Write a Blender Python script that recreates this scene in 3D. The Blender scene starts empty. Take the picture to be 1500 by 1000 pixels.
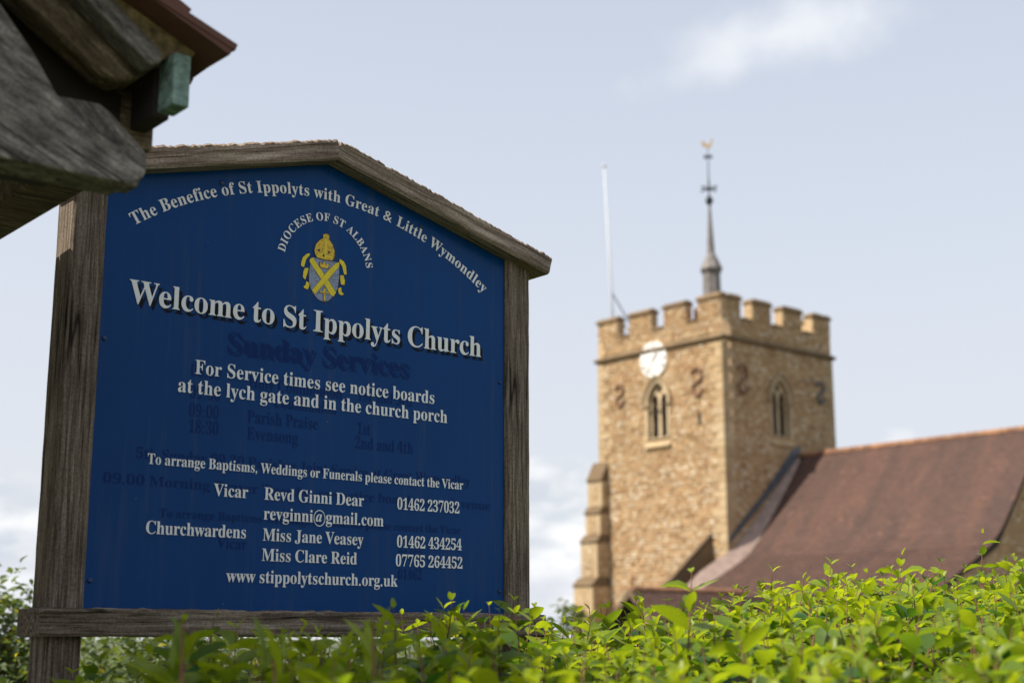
import bpy, math, random
from math import sin, cos, pi, radians, sqrt, atan2, hypot
from mathutils import Vector, Matrix, noise
S = bpy.context.scene
COL = S.collection
R = random.Random(7)

# ------------------------------------------------------------------ camera
EYE = 1.45
cam_d = bpy.data.cameras.new('camera')
cam_d.lens = 50.0; cam_d.sensor_width = 36.0
cam_d.clip_start = 0.05; cam_d.clip_end = 5000.0
cam_d.dof.use_dof = True
cam_d.dof.focus_distance = 3.78
cam_d.dof.aperture_fstop = 3.1
cam_d.dof.aperture_blades = 9
cam = bpy.data.objects.new('camera', cam_d); COL.objects.link(cam)
cam.location = (0, 0, EYE)
cam.rotation_euler = (radians(90 + 11.8), 0, 0)
S.camera = cam

# ------------------------------------------------------------------ light
SUN_AZ, SUN_EL = -113.0, 52.0          # azimuth clockwise from +Y
sdir = Vector((sin(radians(SUN_AZ)) * cos(radians(SUN_EL)), cos(radians(SUN_AZ)) * cos(radians(SUN_EL)), sin(radians(SUN_EL))))
sl = bpy.data.lights.new('sun', 'SUN'); sl.energy = 5.0; sl.angle = radians(0.6); sl.color = (1.0, 0.94, 0.84)
so = bpy.data.objects.new('sun', sl); COL.objects.link(so)
so.rotation_euler = sdir.to_track_quat('Z', 'Y').to_euler(); so.location = (-20, -10, 40)

world = bpy.data.worlds.new('World'); S.world = world; world.use_nodes = True
nt = world.node_tree; nt.nodes.clear()
def N(t, **k):
    n = nt.nodes.new(t)
    for a, b in k.items(): setattr(n, a, b)
    return n
def LK(a, b): nt.links.new(a, b)
def mathn(op, a, b=None, clamp=False):
    n = N('ShaderNodeMath', operation=op, use_clamp=clamp)
    for i, v in enumerate((a, b)):
        if v is None: continue
        if isinstance(v, (int, float)): n.inputs[i].default_value = v
        else: LK(v, n.inputs[i])
    return n.outputs[0]
wout = N('ShaderNodeOutputWorld'); bg = N('ShaderNodeBackground'); LK(bg.outputs[0], wout.inputs[0])
sky = N('ShaderNodeTexSky', sky_type='NISHITA'); sky.sun_disc = False
sky.sun_elevation = radians(SUN_EL); sky.sun_rotation = radians(SUN_AZ)
sky.altitude = 80; sky.air_density = 1.2; sky.dust_density = 3.0; sky.ozone_density = 1.6
SKY_STRENGTH = 0.124
bg.inputs['Strength'].default_value = SKY_STRENGTH
tc = N('ShaderNodeTexCoord'); nrm = N('ShaderNodeVectorMath', operation='NORMALIZE'); LK(tc.outputs['Generated'], nrm.inputs[0])
sep = N('ShaderNodeSeparateXYZ'); LK(nrm.outputs[0], sep.inputs[0])
# thin high veil that whitens the whole sky, a little more towards the horizon
elev = mathn('MAXIMUM', sep.outputs['Z'], 0.0)
veil = N('ShaderNodeMapRange'); LK(elev, veil.inputs[0])
veil.inputs[1].default_value = 0.0; veil.inputs[2].default_value = 0.75
veil.inputs[3].default_value = 0.97; veil.inputs[4].default_value = 0.38
mixv = N('ShaderNodeMix', data_type='RGBA'); LK(veil.outputs[0], mixv.inputs['Factor'])
LK(sky.outputs[0], mixv.inputs['A']); mixv.inputs['B'].default_value = (4.50, 4.66, 5.08, 1)
# clouds laid on a flat layer overhead: direction / height
den = mathn('ADD', elev, 0.10)
cx_ = mathn('DIVIDE', sep.outputs['X'], den); cy_ = mathn('DIVIDE', sep.outputs['Y'], den)
comb = N('ShaderNodeCombineXYZ'); LK(cx_, comb.inputs[0]); LK(cy_, comb.inputs[1]); comb.inputs[2].default_value = 3.1
n1 = N('ShaderNodeTexNoise'); n1.inputs['Scale'].default_value = 0.8; n1.inputs['Detail'].default_value = 7; n1.inputs['Roughness'].default_value = 0.55
LK(comb.outputs[0], n1.inputs['Vector'])
# low cumulus bank near the horizon
lowv = N('ShaderNodeVectorMath', operation='MULTIPLY'); LK(nrm.outputs[0], lowv.inputs[0]); lowv.inputs[1].default_value = (1.0, 1.0, 2.6)
lowo = N('ShaderNodeVectorMath', operation='ADD'); LK(lowv.outputs[0], lowo.inputs[0]); lowo.inputs[1].default_value = (0.35, 0.2, 0.0)
n2 = N('ShaderNodeTexNoise'); n2.inputs['Scale'].default_value = 7.0; n2.inputs['Detail'].default_value = 6; n2.inputs['Roughness'].default_value = 0.5
LK(lowo.outputs[0], n2.inputs['Vector'])
lowm = N('ShaderNodeMapRange'); lowm.interpolation_type = 'SMOOTHSTEP'; LK(elev, lowm.inputs[0])
lowm.inputs[1].default_value = 0.05; lowm.inputs[2].default_value = 0.17; lowm.inputs[3].default_value = 0.16; lowm.inputs[4].default_value = -0.2
lows = mathn('ADD', n2.outputs['Fac'], lowm.outputs[0])
lowc = N('ShaderNodeMapRange'); lowc.interpolation_type = 'SMOOTHSTEP'; LK(lows, lowc.inputs[0]); lowc.inputs[1].default_value = 0.52; lowc.inputs[2].default_value = 0.64
hic = N('ShaderNodeMapRange'); hic.interpolation_type = 'SMOOTHSTEP'; LK(n1.outputs['Fac'], hic.inputs[0]); hic.inputs[1].default_value = 0.60; hic.inputs[2].default_value = 0.85
hic.inputs[4].default_value = 0.55
# one soft wisp high on the right of the view
def viewdir(px, py):
    f = 2083.33; t = radians(11.8); xc = (px - 750) / f; yc = (500 - py) / f
    return Vector((xc, cos(t) - yc * sin(t), sin(t) + yc * cos(t))).normalized()
def wisp(px, py, ax, sx, sy, gain):
    c = viewdir(px, py)
    ex = Vector((cos(ax), 0, sin(ax))); ex = (ex - c * ex.dot(c)).normalized(); ey = c.cross(ex)
    a = N('ShaderNodeVectorMath', operation='DOT_PRODUCT'); LK(nrm.outputs[0], a.inputs[0]); a.inputs[1].default_value = ex
    b = N('ShaderNodeVectorMath', operation='DOT_PRODUCT'); LK(nrm.outputs[0], b.inputs[0]); b.inputs[1].default_value = ey
    f_ = N('ShaderNodeVectorMath', operation='DOT_PRODUCT'); LK(nrm.outputs[0], f_.inputs[0]); f_.inputs[1].default_value = c
    a2 = mathn('POWER', mathn('ABSOLUTE', mathn('DIVIDE', a.outputs['Value'], sx)), 2.0)
    b2 = mathn('POWER', mathn('ABSOLUTE', mathn('DIVIDE', b.outputs['Value'], sy)), 2.0)
    g = mathn('SUBTRACT', 1.0, mathn('SQRT', mathn('ADD', a2, b2)))
    nn = N('ShaderNodeTexNoise'); nn.inputs['Scale'].default_value = 22.0; nn.inputs['Detail'].default_value = 6; LK(nrm.outputs[0], nn.inputs['Vector'])
    g = mathn('ADD', g, mathn('MULTIPLY', mathn('SUBTRACT', nn.outputs['Fac'], 0.5), 1.3))
    m = N('ShaderNodeMapRange'); m.interpolation_type = 'SMOOTHSTEP'; LK(g, m.inputs[0]); m.inputs[1].default_value = 0.0; m.inputs[2].default_value = 1.0; m.inputs[4].default_value = gain
    front = mathn('GREATER_THAN', f_.outputs['Value'], 0.5)
    return mathn('MULTIPLY', m.outputs[0], front)
w1 = wisp(1135, 52, radians(14), 0.115, 0.034, 0.6)
w2 = wisp(15, 775, 0.0, 0.06, 0.035, 0.9)
w3 = wisp(830, 800, 0.1, 0.10, 0.055, 0.95)
cov = mathn('MAXIMUM', mathn('MAXIMUM', lowc.outputs[0], hic.outputs[0]), mathn('MAXIMUM', w1, mathn('MAXIMUM', w2, w3)))
mixc = N('ShaderNodeMix', data_type='RGBA'); LK(cov, mixc.inputs['Factor']); LK(mixv.outputs['Result'], mixc.inputs['A'])
n4 = N('ShaderNodeTexNoise'); n4.inputs['Scale'].default_value = 16.0; n4.inputs['Detail'].default_value = 4
lo4 = N('ShaderNodeVectorMath', operation='MULTIPLY'); LK(nrm.outputs[0], lo4.inputs[0]); lo4.inputs[1].default_value = (1.0, 1.0, 2.2); LK(lo4.outputs[0], n4.inputs['Vector'])
shd = N('ShaderNodeMapRange'); LK(n4.outputs['Fac'], shd.inputs[0]); shd.inputs[1].default_value = 0.42; shd.inputs[2].default_value = 0.60
lowonly = N('ShaderNodeMapRange'); LK(elev, lowonly.inputs[0]); lowonly.inputs[1].default_value = 0.10; lowonly.inputs[2].default_value = 0.22; lowonly.inputs[3].default_value = 0.9; lowonly.inputs[4].default_value = 0.0
cmix = N('ShaderNodeMix', data_type='RGBA'); LK(mathn('MULTIPLY', shd.outputs[0], lowonly.outputs[0]), cmix.inputs['Factor']); cmix.inputs['A'].default_value = (6.0, 6.05, 6.1, 1); cmix.inputs['B'].default_value = (3.7, 4.0, 4.45, 1)
LK(cmix.outputs['Result'], mixc.inputs['B'])
LK(mixc.outputs['Result'], bg.inputs['Color'])

S.view_settings.view_transform = 'Standard'; S.view_settings.look = 'None'
S.view_settings.exposure = 0.5; S.view_settings.gamma = 1.0; S.view_settings.use_curve_mapping = False
S.cycles.max_bounces = 8; S.cycles.transparent_max_bounces = 8

# ------------------------------------------------------------------ helpers
def tag(o, label=None, cat=None, group=None, kind=None):
    if label: o['label'] = label
    if cat: o['category'] = cat
    if group: o['group'] = group
    if kind: o['kind'] = kind
    return o
def empty(name, loc=(0, 0, 0), rz=0.0):
    o = bpy.data.objects.new(name, None); COL.objects.link(o); o.location = loc; o.rotation_euler = (0, 0, rz); o.empty_display_size = 0.2
    return o
class MB:
    def __init__(s): s.v = []; s.f = []; s.c = []; s.mi = []
    def add(s, vs, fs, c=1.0, mi=0):
        b = len(s.v); s.v += [tuple(v) for v in vs]
        for f in fs: s.f.append(tuple(b + i for i in f)); s.c.append(c); s.mi.append(mi)
    def box(s, x0, x1, y0, y1, z0, z1, c=1.0, mi=0):
        s.add([(x0,y0,z0),(x1,y0,z0),(x1,y1,z0),(x0,y1,z0),(x0,y0,z1),(x1,y0,z1),(x1,y1,z1),(x0,y1,z1)],
              [(0,3,2,1),(4,5,6,7),(0,1,5,4),(1,2,6,5),(2,3,7,6),(3,0,4,7)], c, mi)
    def prism(s, pts, axis, a0, a1, c=1.0, mi=0):
        """2-D polygon extruded along an axis. axis 'y': pts are (x,z); 'x': (y,z); 'z': (x,y)"""
        n = len(pts)
        def P(p, a): return {'y': (p[0], a, p[1]), 'x': (a, p[0], p[1]), 'z': (p[0], p[1], a)}[axis]
        s.add([P(p, a0) for p in pts] + [P(p, a1) for p in pts],
              [tuple(range(n)), tuple(range(2*n-1, n-1, -1))] + [(i, i+n, (i+1) % n + n, (i+1) % n) for i in range(n)], c, mi)
    def tube(s, pts, rad, seg=8, c=1.0, cap=True, mi=0):
        pts = [Vector(p) for p in pts]; rr = rad if hasattr(rad, '__len__') else [rad] * len(pts)
        rings = []; up = Vector((0.13, 0.21, 1)).normalized(); prev = None
        for i, p in enumerate(pts):
            t = (pts[min(i+1, len(pts)-1)] - pts[max(i-1, 0)]).normalized()
            a = prev if prev is not None else (Vector((1, 0, 0)) if abs(t.x) < .9 else Vector((0, 1, 0)))
            a = (a - t * a.dot(t)).normalized(); prev = a; b = t.cross(a)
            rings.append([p + (a * cos(2*pi*k/seg) + b * sin(2*pi*k/seg)) * rr[i] for k in range(seg)])
        vs = [v for r_ in rings for v in r_]; fs = []
        for i in range(len(pts)-1):
            for k in range(seg):
                fs.append((i*seg+k, i*seg+(k+1) % seg, (i+1)*seg+(k+1) % seg, (i+1)*seg+k))
        if cap: fs.append(tuple(range(seg-1, -1, -1))); fs.append(tuple((len(pts)-1)*seg+k for k in range(seg)))
        s.add(vs, fs, c, mi)
    def lathe(s, prof, cx, cy, seg=12, c=1.0, rot=0.0, mi=0):
        vs = []; fs = []
        for r_, z in prof:
            for k in range(seg): a = rot + 2*pi*k/seg; vs.append((cx + r_*cos(a), cy + r_*sin(a), z))
        for i in range(len(prof)-1):
            for k in range(seg): fs.append((i*seg+k, i*seg+(k+1) % seg, (i+1)*seg+(k+1) % seg, (i+1)*seg+k))
        fs.append(tuple(range(seg-1, -1, -1))); fs.append(tuple((len(prof)-1)*seg+k for k in range(seg)))
        s.add(vs, fs, c, mi)
    def mesh(s, name, mats, smooth=False):
        me = bpy.data.meshes.new(name); me.from_pydata(s.v, [], s.f)
        mats = mats if isinstance(mats, (list, tuple)) else [mats]
        for m in mats: me.materials.append(m)
        if len(mats) > 1: me.polygons.foreach_set('material_index', s.mi)
        at = me.attributes.new('tone', 'FLOAT', 'FACE'); at.data.foreach_set('value', [float(x) for x in s.c])
        if smooth: me.polygons.foreach_set('use_smooth', [True]*len(me.polygons))
        me.update(); return me
    def build(s, name, mats, parent=None, smooth=False, bevel=0.0):
        o = bpy.data.objects.new(name, s.mesh(name, mats, smooth)); COL.objects.link(o)
        if parent is not None: o.parent = parent
        if bevel:
            b = o.modifiers.new('bevel', 'BEVEL'); b.width = bevel; b.segments = 2; b.limit_method = 'ANGLE'
        return o
def plate_mesh(outlines, thick, name, mat, res=1):
    """flat shape with holes (list of closed 2-D outlines) -> mesh in its own XY plane, thickness along Z centred on 0"""
    cu = bpy.data.curves.new(name, 'CURVE'); cu.dimensions = '2D'; cu.fill_mode = 'BOTH'; cu.extrude = thick / 2
    for ol in outlines:
        sp = cu.splines.new('POLY'); sp.points.add(len(ol) - 1)
        for i, p in enumerate(ol): sp.points[i].co = (p[0], p[1], 0, 1)
        sp.use_cyclic_u = True
    t = bpy.data.objects.new(name, cu); COL.objects.link(t)
    dg = bpy.context.evaluated_depsgraph_get(); dg.update()
    me = bpy.data.meshes.new_from_object(t.evaluated_get(dg))
    bpy.data.objects.remove(t); bpy.data.curves.remove(cu)
    me.name = name; me.materials.clear(); me.materials.append(mat)
    return me
def plate(outlines, thick, name, mat, parent, M):
    me = plate_mesh(outlines, thick, name, mat); me.transform(M)
    at = me.attributes.new('tone', 'FLOAT', 'FACE'); at.data.foreach_set('value', [1.0]*len(me.polygons))
    o = bpy.data.objects.new(name, me); COL.objects.link(o); o.parent = parent
    return o

# ------------------------------------------------------------------ materials
def newmat(name):
    m = bpy.data.materials.new(name); m.use_nodes = True
    n = m.node_tree; b = n.nodes['Principled BSDF']
    return m, n, b
def mnode(n, t, **k):
    x = n.nodes.new(t)
    for a, v in k.items(): setattr(x, a, v)
    return x
def ramp(n, src, stops):
    r = n.nodes.new('ShaderNodeValToRGB'); n.links.new(src, r.inputs[0])
    e = r.color_ramp.elements
    while len(e) > len(stops): e.remove(e[-1])
    while len(e) < len(stops): e.new(0.5)
    for el, (p, c) in zip(e, stops): el.position = p; el.color = (*c, 1)
    return r.outputs[0]
def tex(n, scale, detail=5, rough=0.6, mapping=None, coord='Object'):
    t = n.nodes.new('ShaderNodeTexNoise'); t.inputs['Scale'].default_value = scale; t.inputs['Detail'].default_value = detail; t.inputs['Roughness'].default_value = rough
    c = n.nodes.new('ShaderNodeTexCoord'); src = c.outputs[coord]
    if mapping:
        mp = n.nodes.new('ShaderNodeMapping'); mp.inputs['Scale'].default_value = mapping; n.links.new(src, mp.inputs[0]); src = mp.outputs[0]
    n.links.new(src, t.inputs['Vector'])
    return t.outputs['Fac']
def mixc_(n, mode, a, b, fac=1.0):
    x = n.nodes.new('ShaderNodeMix'); x.data_type = 'RGBA'; x.blend_type = mode
    for s_, v in (('Factor', fac), ('A', a), ('B', b)):
        if isinstance(v, (int, float)): x.inputs[s_].default_value = v
        elif isinstance(v, tuple): x.inputs[s_].default_value = (*v, 1)
        else: n.links.new(v, x.inputs[s_])
    return x.outputs['Result']
def bump(n, b, h, strength, dist):
    bp = n.nodes.new('ShaderNodeBump'); bp.inputs['Strength'].default_value = strength; bp.inputs['Distance'].default_value = dist
    n.links.new(h, bp.inputs['Height']); n.links.new(bp.outputs[0], b.inputs['Normal'])
def tone(n):
    a = n.nodes.new('ShaderNodeAttribute'); a.attribute_name = 'tone'; return a.outputs['Fac']
def simple(name, col, rough=0.8, metal=0.0, var=0.25, scale=8, bmp=0.3, bd=0.01):
    m, n, b = newmat(name)
    t = tex(n, scale)
    c = ramp(n, t, [(0.3, tuple(x*(1-var) for x in col)), (0.7, tuple(min(1, x*(1+var)) for x in col))])
    n.links.new(c, b.inputs['Base Color']); b.inputs['Roughness'].default_value = rough; b.inputs['Metallic'].default_value = metal
    bump(n, b, t, bmp, bd); return m
def wood(name, stops, grain=(1.5, 38, 38), green=0.0, bd=0.004):
    """weathered oak, grain along the timber's own X"""
    m, n, b = newmat(name)
    t1 = tex(n, 1.0, 8, 0.65, grain); t2 = tex(n, 1.0, 6, 0.6, (grain[0]*2.2, grain[1]*3.6, grain[2]*3.6)); t3 = tex(n, 3.2, 4, 0.6)
    wv = mnode(n, 'ShaderNodeMath', operation='ADD'); n.links.new(t1, wv.inputs[0])
    w2_ = mnode(n, 'ShaderNodeMath', operation='MULTIPLY'); n.links.new(t2, w2_.inputs[0]); w2_.inputs[1].default_value = 0.55; n.links.new(w2_.outputs[0], wv.inputs[1])
    c = ramp(n, wv.outputs[0], stops)
    pat = ramp(n, t3, [(0.32, (0.62, 0.6, 0.58)), (0.68, (1.15, 1.1, 1.05))])
    c = mixc_(n, 'MULTIPLY', c, pat, 0.85)
    c = mixc_(n, 'MULTIPLY', c, ramp(n, tex(n, 150, 4, 0.7), [(0.35, (0.66, 0.66, 0.66)), (0.65, (1.3, 1.3, 1.3))]), 0.9)
    # long drying cracks and the odd knot
    ck_ = tex(n, 1.0, 2, 0.4, (1.1, 26, 26)); cr_ = ramp(n, ck_, [(0.475, (1, 1, 1)), (0.497, (0.12, 0.10, 0.09)), (0.503, (0.12, 0.10, 0.09)), (0.525, (1, 1, 1))])
    cg_ = ramp(n, tex(n, 2.7, 3, 0.5), [(0.46, (0, 0, 0)), (0.56, (1, 1, 1))])
    c = mixc_(n, 'MULTIPLY', c, cr_, cg_)
    kv = n.nodes.new('ShaderNodeTexVoronoi'); kv.inputs['Scale'].default_value = 1.0; km = n.nodes.new('ShaderNodeMapping'); km.inputs['Scale'].default_value = (3.2, 9, 9); kt = n.nodes.new('ShaderNodeTexCoord')
    n.links.new(kt.outputs['Object'], km.inputs[0]); n.links.new(km.outputs[0], kv.inputs['Vector'])
    c = mixc_(n, 'MULTIPLY', c, ramp(n, kv.outputs['Distance'], [(0.0, (0.2, 0.17, 0.14)), (0.13, (1, 1, 1))]), 0.8)
    if green:
        gm = ramp(n, tex(n, 5.5, 5, 0.65, (0.6, 1, 1)), [(0.45, (0, 0, 0)), (0.68, (green, green, green))])
        c = mixc_(n, 'MIX', c, (0.11, 0.12, 0.035), gm)
    n.links.new(c, b.inputs['Base Color']); b.inputs['Roughness'].default_value = 0.9; b.inputs['Specular IOR Level'].default_value = 0.25
    bump(n, b, wv.outputs[0], 0.9, bd); return m
def leafmat(name, dark, light, trans=0.5, gloss=0.42):
    m, n, b = newmat(name)
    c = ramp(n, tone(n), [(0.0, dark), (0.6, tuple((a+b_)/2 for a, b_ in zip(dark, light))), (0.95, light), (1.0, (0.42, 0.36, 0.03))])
    t = tex(n, 30, 3)
    c = mixc_(n, 'MULTIPLY', c, ramp(n, t, [(0.3, (0.75, 0.78, 0.7)), (0.7, (1.15, 1.12, 1.1))]), 1.0)
    n.links.new(c, b.inputs['Base Color']); b.inputs['Roughness'].default_value = gloss
    b.inputs['Specular IOR Level'].default_value = 0.4
    tr = n.nodes.new('ShaderNodeBsdfTranslucent')
    c2 = mixc_(n, 'MULTIPLY', c, (1.9, 1.75, 0.55), 1.0); n.links.new(c2, tr.inputs[0])
    mx = n.nodes.new('ShaderNodeMixShader'); mx.inputs[0].default_value = trans
    n.links.new(b.outputs[0], mx.inputs[1]); n.links.new(tr.outputs[0], mx.inputs[2])
    n.links.new(mx.outputs[0], n.nodes['Material Output'].inputs[0]); return m

def stone_mat(name, stops, lichen=0.35, bd=0.02, fine=14):
    m, n, b = newmat(name)
    c = ramp(n, tone(n), stops)
    t1 = tex(n, fine, 6, 0.65); t2 = tex(n, 1.3, 5, 0.6)
    c = mixc_(n, 'MULTIPLY', c, ramp(n, t1, [(0.3, (0.72, 0.7, 0.68)), (0.7, (1.2, 1.2, 1.2))]), 0.9)
    c = mixc_(n, 'MULTIPLY', c, ramp(n, t2, [(0.35, (0.84, 0.83, 0.84)), (0.65, (1.08, 1.07, 1.03))]), 0.9)
    if lichen:
        lm = ramp(n, tex(n, 5.0, 6, 0.7), [(0.56, (0, 0, 0)), (0.7, (lichen,)*3)])
        c = mixc_(n, 'MIX', c, (0.36, 0.33, 0.26), lm)
    n.links.new(c, b.inputs['Base Color']); b.inputs['Roughness'].default_value = 0.93; b.inputs['Specular IOR Level'].default_value = 0.2
    bump(n, b, t1, 0.6, bd); return m
M = {}
M['rubble'] = stone_mat('rubble_stone', [(0.0, (0.29, 0.17, 0.09)), (0.3, (0.41, 0.26, 0.138)), (0.6, (0.50, 0.335, 0.188)), (0.85, (0.54, 0.41, 0.27)), (1.0, (0.64, 0.56, 0.44))])
M['ashlar'] = stone_mat('dressed_stone', [(0.0, (0.34, 0.235, 0.125)), (0.6, (0.44, 0.32, 0.185)), (1.0, (0.50, 0.39, 0.25))], 0.25)
M['weathered_ashlar'] = stone_mat('weathered_dressed_stone', [(0.0, (0.15, 0.105, 0.062)), (0.6, (0.25, 0.175, 0.10)), (1.0, (0.34, 0.25, 0.15))], 0.35)
M['mortar'] = simple('lime_mortar', (0.46, 0.32, 0.175), 0.95, 0, 0.3, 9, 0.5, 0.02)
M['lead'] = simple('lead', (0.10, 0.11, 0.125), 0.55, 0.3, 0.25, 5)
M['oldlead'] = simple('weathered_lead', (0.17, 0.15, 0.135), 0.6, 0.2, 0.35, 4)
M['iron'] = simple('rusty_iron', (0.21, 0.11, 0.065), 0.8, 0.2, 0.35, 14)
M['darkiron'] = simple('dark_iron', (0.03, 0.035, 0.035), 0.6, 0.5)
M['blueiron'] = simple('grey_iron', (0.10, 0.12, 0.15), 0.6, 0.4)
M['gold'] = simple('gilding', (0.65, 0.43, 0.18), 0.5, 0.6, 0.1)
M['white'] = simple('white_paint', (0.50, 0.51, 0.53), 0.5, 0, 0.05)
M['dial'] = simple('clock_dial_paint', (0.80, 0.78, 0.74), 0.6, 0, 0.08, 4)
M['louvre'] = simple('louvre_slate', (0.05, 0.042, 0.035), 0.8)
M['dark'] = simple('dark_timber_and_shade', (0.03, 0.022, 0.016), 0.9)  # dark timber, also used as painted shade in the gate gap and slit
M['cement'] = simple('pale_fillet_tile', (0.27, 0.195, 0.16), 0.95, 0, 0.25, 3.0, 0.4, 0.02)
M['brick'] = simple('red_brick', (0.28, 0.11, 0.07), 0.9, 0, 0.3, 12)
def tile_mat(name, stops):
    m, n, b = newmat(name)
    c = ramp(n, tone(n), stops)
    st = ramp(n, tex(n, 1.0, 5, 0.6, (1.3, 0.22, 0.22)), [(0.35, (0.74, 0.76, 0.80)), (0.65, (1.12, 1.06, 1.0))])
    c = mixc_(n, 'MULTIPLY', c, st, 0.9)
    c = mixc_(n, 'MULTIPLY', c, ramp(n, tex(n, 16, 5), [(0.3, (0.84, 0.84, 0.84)), (0.7, (1.12, 1.12, 1.12))]), 1.0)
    n.links.new(c, b.inputs['Base Color']); b.inputs['Roughness'].default_value = 0.85
    bump(n, b, tex(n, 40, 4), 0.4, 0.004); return m
M['tile'] = tile_mat('clay_roof_tile', [(0.0, (0.070, 0.041, 0.031)), (0.5, (0.098, 0.052, 0.038)), (0.85, (0.122, 0.062, 0.044)), (1.0, (0.18, 0.09, 0.055))])
M['ridge'] = tile_mat('orange_ridge_tile', [(0.0, (0.20, 0.095, 0.055)), (1.0, (0.33, 0.17, 0.085))])
M['sign_oak'] = wood('weathered_grey_oak', [(0.52, (0.012, 0.008, 0.005)), (0.64, (0.085, 0.060, 0.043)), (0.80, (0.21, 0.165, 0.125)), (1.02, (0.40, 0.34, 0.28))], (5.0, 130, 130), 0.10, 0.0035)
M['gable_oak'] = wood('weathered_brown_oak', [(0.50, (0.035, 0.023, 0.016)), (0.64, (0.16, 0.113, 0.085)), (0.80, (0.31, 0.24, 0.19)), (1.02, (0.50, 0.43, 0.37))], (5.0, 130, 130), 0.18, 0.0035)
M['gate_oak'] = wood('old_silver_oak', [(0.50, (0.026, 0.023, 0.020)), (0.68, (0.115, 0.104, 0.094)), (0.84, (0.24, 0.218, 0.192)), (1.05, (0.42, 0.39, 0.345))], (14.0, 70, 70), 0.0, 0.008)
M['gate_brown'] = wood('old_brown_oak', [(0.50, (0.025, 0.017, 0.010)), (0.68, (0.10, 0.070, 0.042)), (0.84, (0.19, 0.14, 0.09)), (1.05, (0.42, 0.34, 0.24))], (10.0, 60, 60), 0.12, 0.008)
M['render'] = simple('crumbly_lime_bedding', (0.25, 0.18, 0.085), 0.95, 0, 0.7, 40, 1.0, 0.02)
M['verdigris'] = simple('verdigris_green_paint', (0.17, 0.25, 0.21), 0.75, 0, 0.6, 60, 0.5, 0.003)
M['gtile'] = tile_mat('lych_gate_clay_tile', [(0.0, (0.09, 0.04, 0.03)), (0.6, (0.18, 0.07, 0.045)), (1.0, (0.27, 0.12, 0.075))])
M['leaf'] = leafmat('hedge_leaf', (0.034, 0.105, 0.018), (0.29, 0.36, 0.022), 0.50)
M['shrub_leaf'] = leafmat('shrub_leaf', (0.05, 0.085, 0.03), (0.16, 0.2, 0.07), 0.35, 0.6)
M['stem'] = simple('red_brown_twig', (0.17, 0.075, 0.04), 0.8, 0, .5, 6)
M['bark'] = simple('grey_bark', (0.12, 0.095, 0.07), 0.9)
M['grass'] = simple('mown_grass', (0.065, 0.075, 0.035), 0.95, 0, 0.4, 3, 0.6, 0.05)
M['letter'] = simple('pale_grey_lettering', (0.80, 0.80, 0.78), 0.5, 0, 0.04, 30, 0.1, 0.0003)
M['shadow_letter'] = simple('black_drop_lettering', (0.004, 0.005, 0.009), 0.5, 0, 0.04, 30, .1, .0002)
M['shadow_letter'].node_tree.nodes['Principled BSDF'].inputs['Specular IOR Level'].default_value = 0.12
M['ghost_letter'] = simple('faded_older_lettering', (0.0002, 0.022, 0.120), 0.35, 0, 0.05, 30, .1, .0002)
M['ghost_letter'].node_tree.nodes['Principled BSDF'].inputs['Specular IOR Level'].default_value = 0.10
M['yellow'] = simple('yellow_enamel', (0.78, 0.60, 0.008), 0.5, 0, 0.12, 120, 0.1, 0.0003)
M['orange'] = simple('amber_enamel', (0.72, 0.43, 0.015), 0.5, 0, 0.5, 150, 0.1, 0.0003)
M['silver'] = simple('speckled_silver_enamel', (0.22, 0.26, 0.36), 0.5, 0, 0.6, 260, 0.1, 0.0003)
M['crestline'] = simple('black_crest_line', (0.02, 0.015, 0.02), 0.6)
# the board: blue gloss paint, with fly specks and scratches
m, n, b = newmat('blue_gloss_paint')
c = ramp(n, tex(n, 2.2, 4), [(0.3, (0.0006, 0.043, 0.168)), (0.7, (0.0009, 0.050, 0.192))])
vor = mnode(n, 'ShaderNodeTexVoronoi'); vor.inputs['Scale'].default_value = 19; tcn = mnode(n, 'ShaderNodeTexCoord'); n.links.new(tcn.outputs['Object'], vor.inputs['Vector'])
spk = ramp(n, vor.outputs['Distance'], [(0.0, (1, 1, 1)), (0.045, (0, 0, 0))])
gate = ramp(n, tex(n, 7, 2), [(0.50, (0, 0, 0)), (0.56, (1, 1, 1))])
c = mixc_(n, 'MIX', c, (0.20, 0.19, 0.19), mixc_(n, 'MULTIPLY', spk, gate, 1.0))
c = mixc_(n, 'MIX', c, (0.09, 0.10, 0.13), ramp(n, tex(n, 1.0, 6, 0.7, (26, 26, 1.6)), [(0.52, (0, 0, 0)), (0.85, (0.35, 0.35, 0.35))]))
n.links.new(c, b.inputs['Base Color']); b.inputs['Roughness'].default_value = 0.25; b.inputs['Specular IOR Level'].default_value = 0.11
bump(n, b, tex(n, 3, 3), 0.06, 0.002)
M['board'] = m

# ------------------------------------------------------------------ ground
g = MB()
g.add([(-1500, -1500, 0), (1500, -1500, 0), (1500, 2500, 0), (-1500, 2500, 0)], [(0, 1, 2, 3)])
gr = g.build('ground', M['grass']); tag(gr, 'short churchyard grass behind the hedge', kind='structure')

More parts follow.
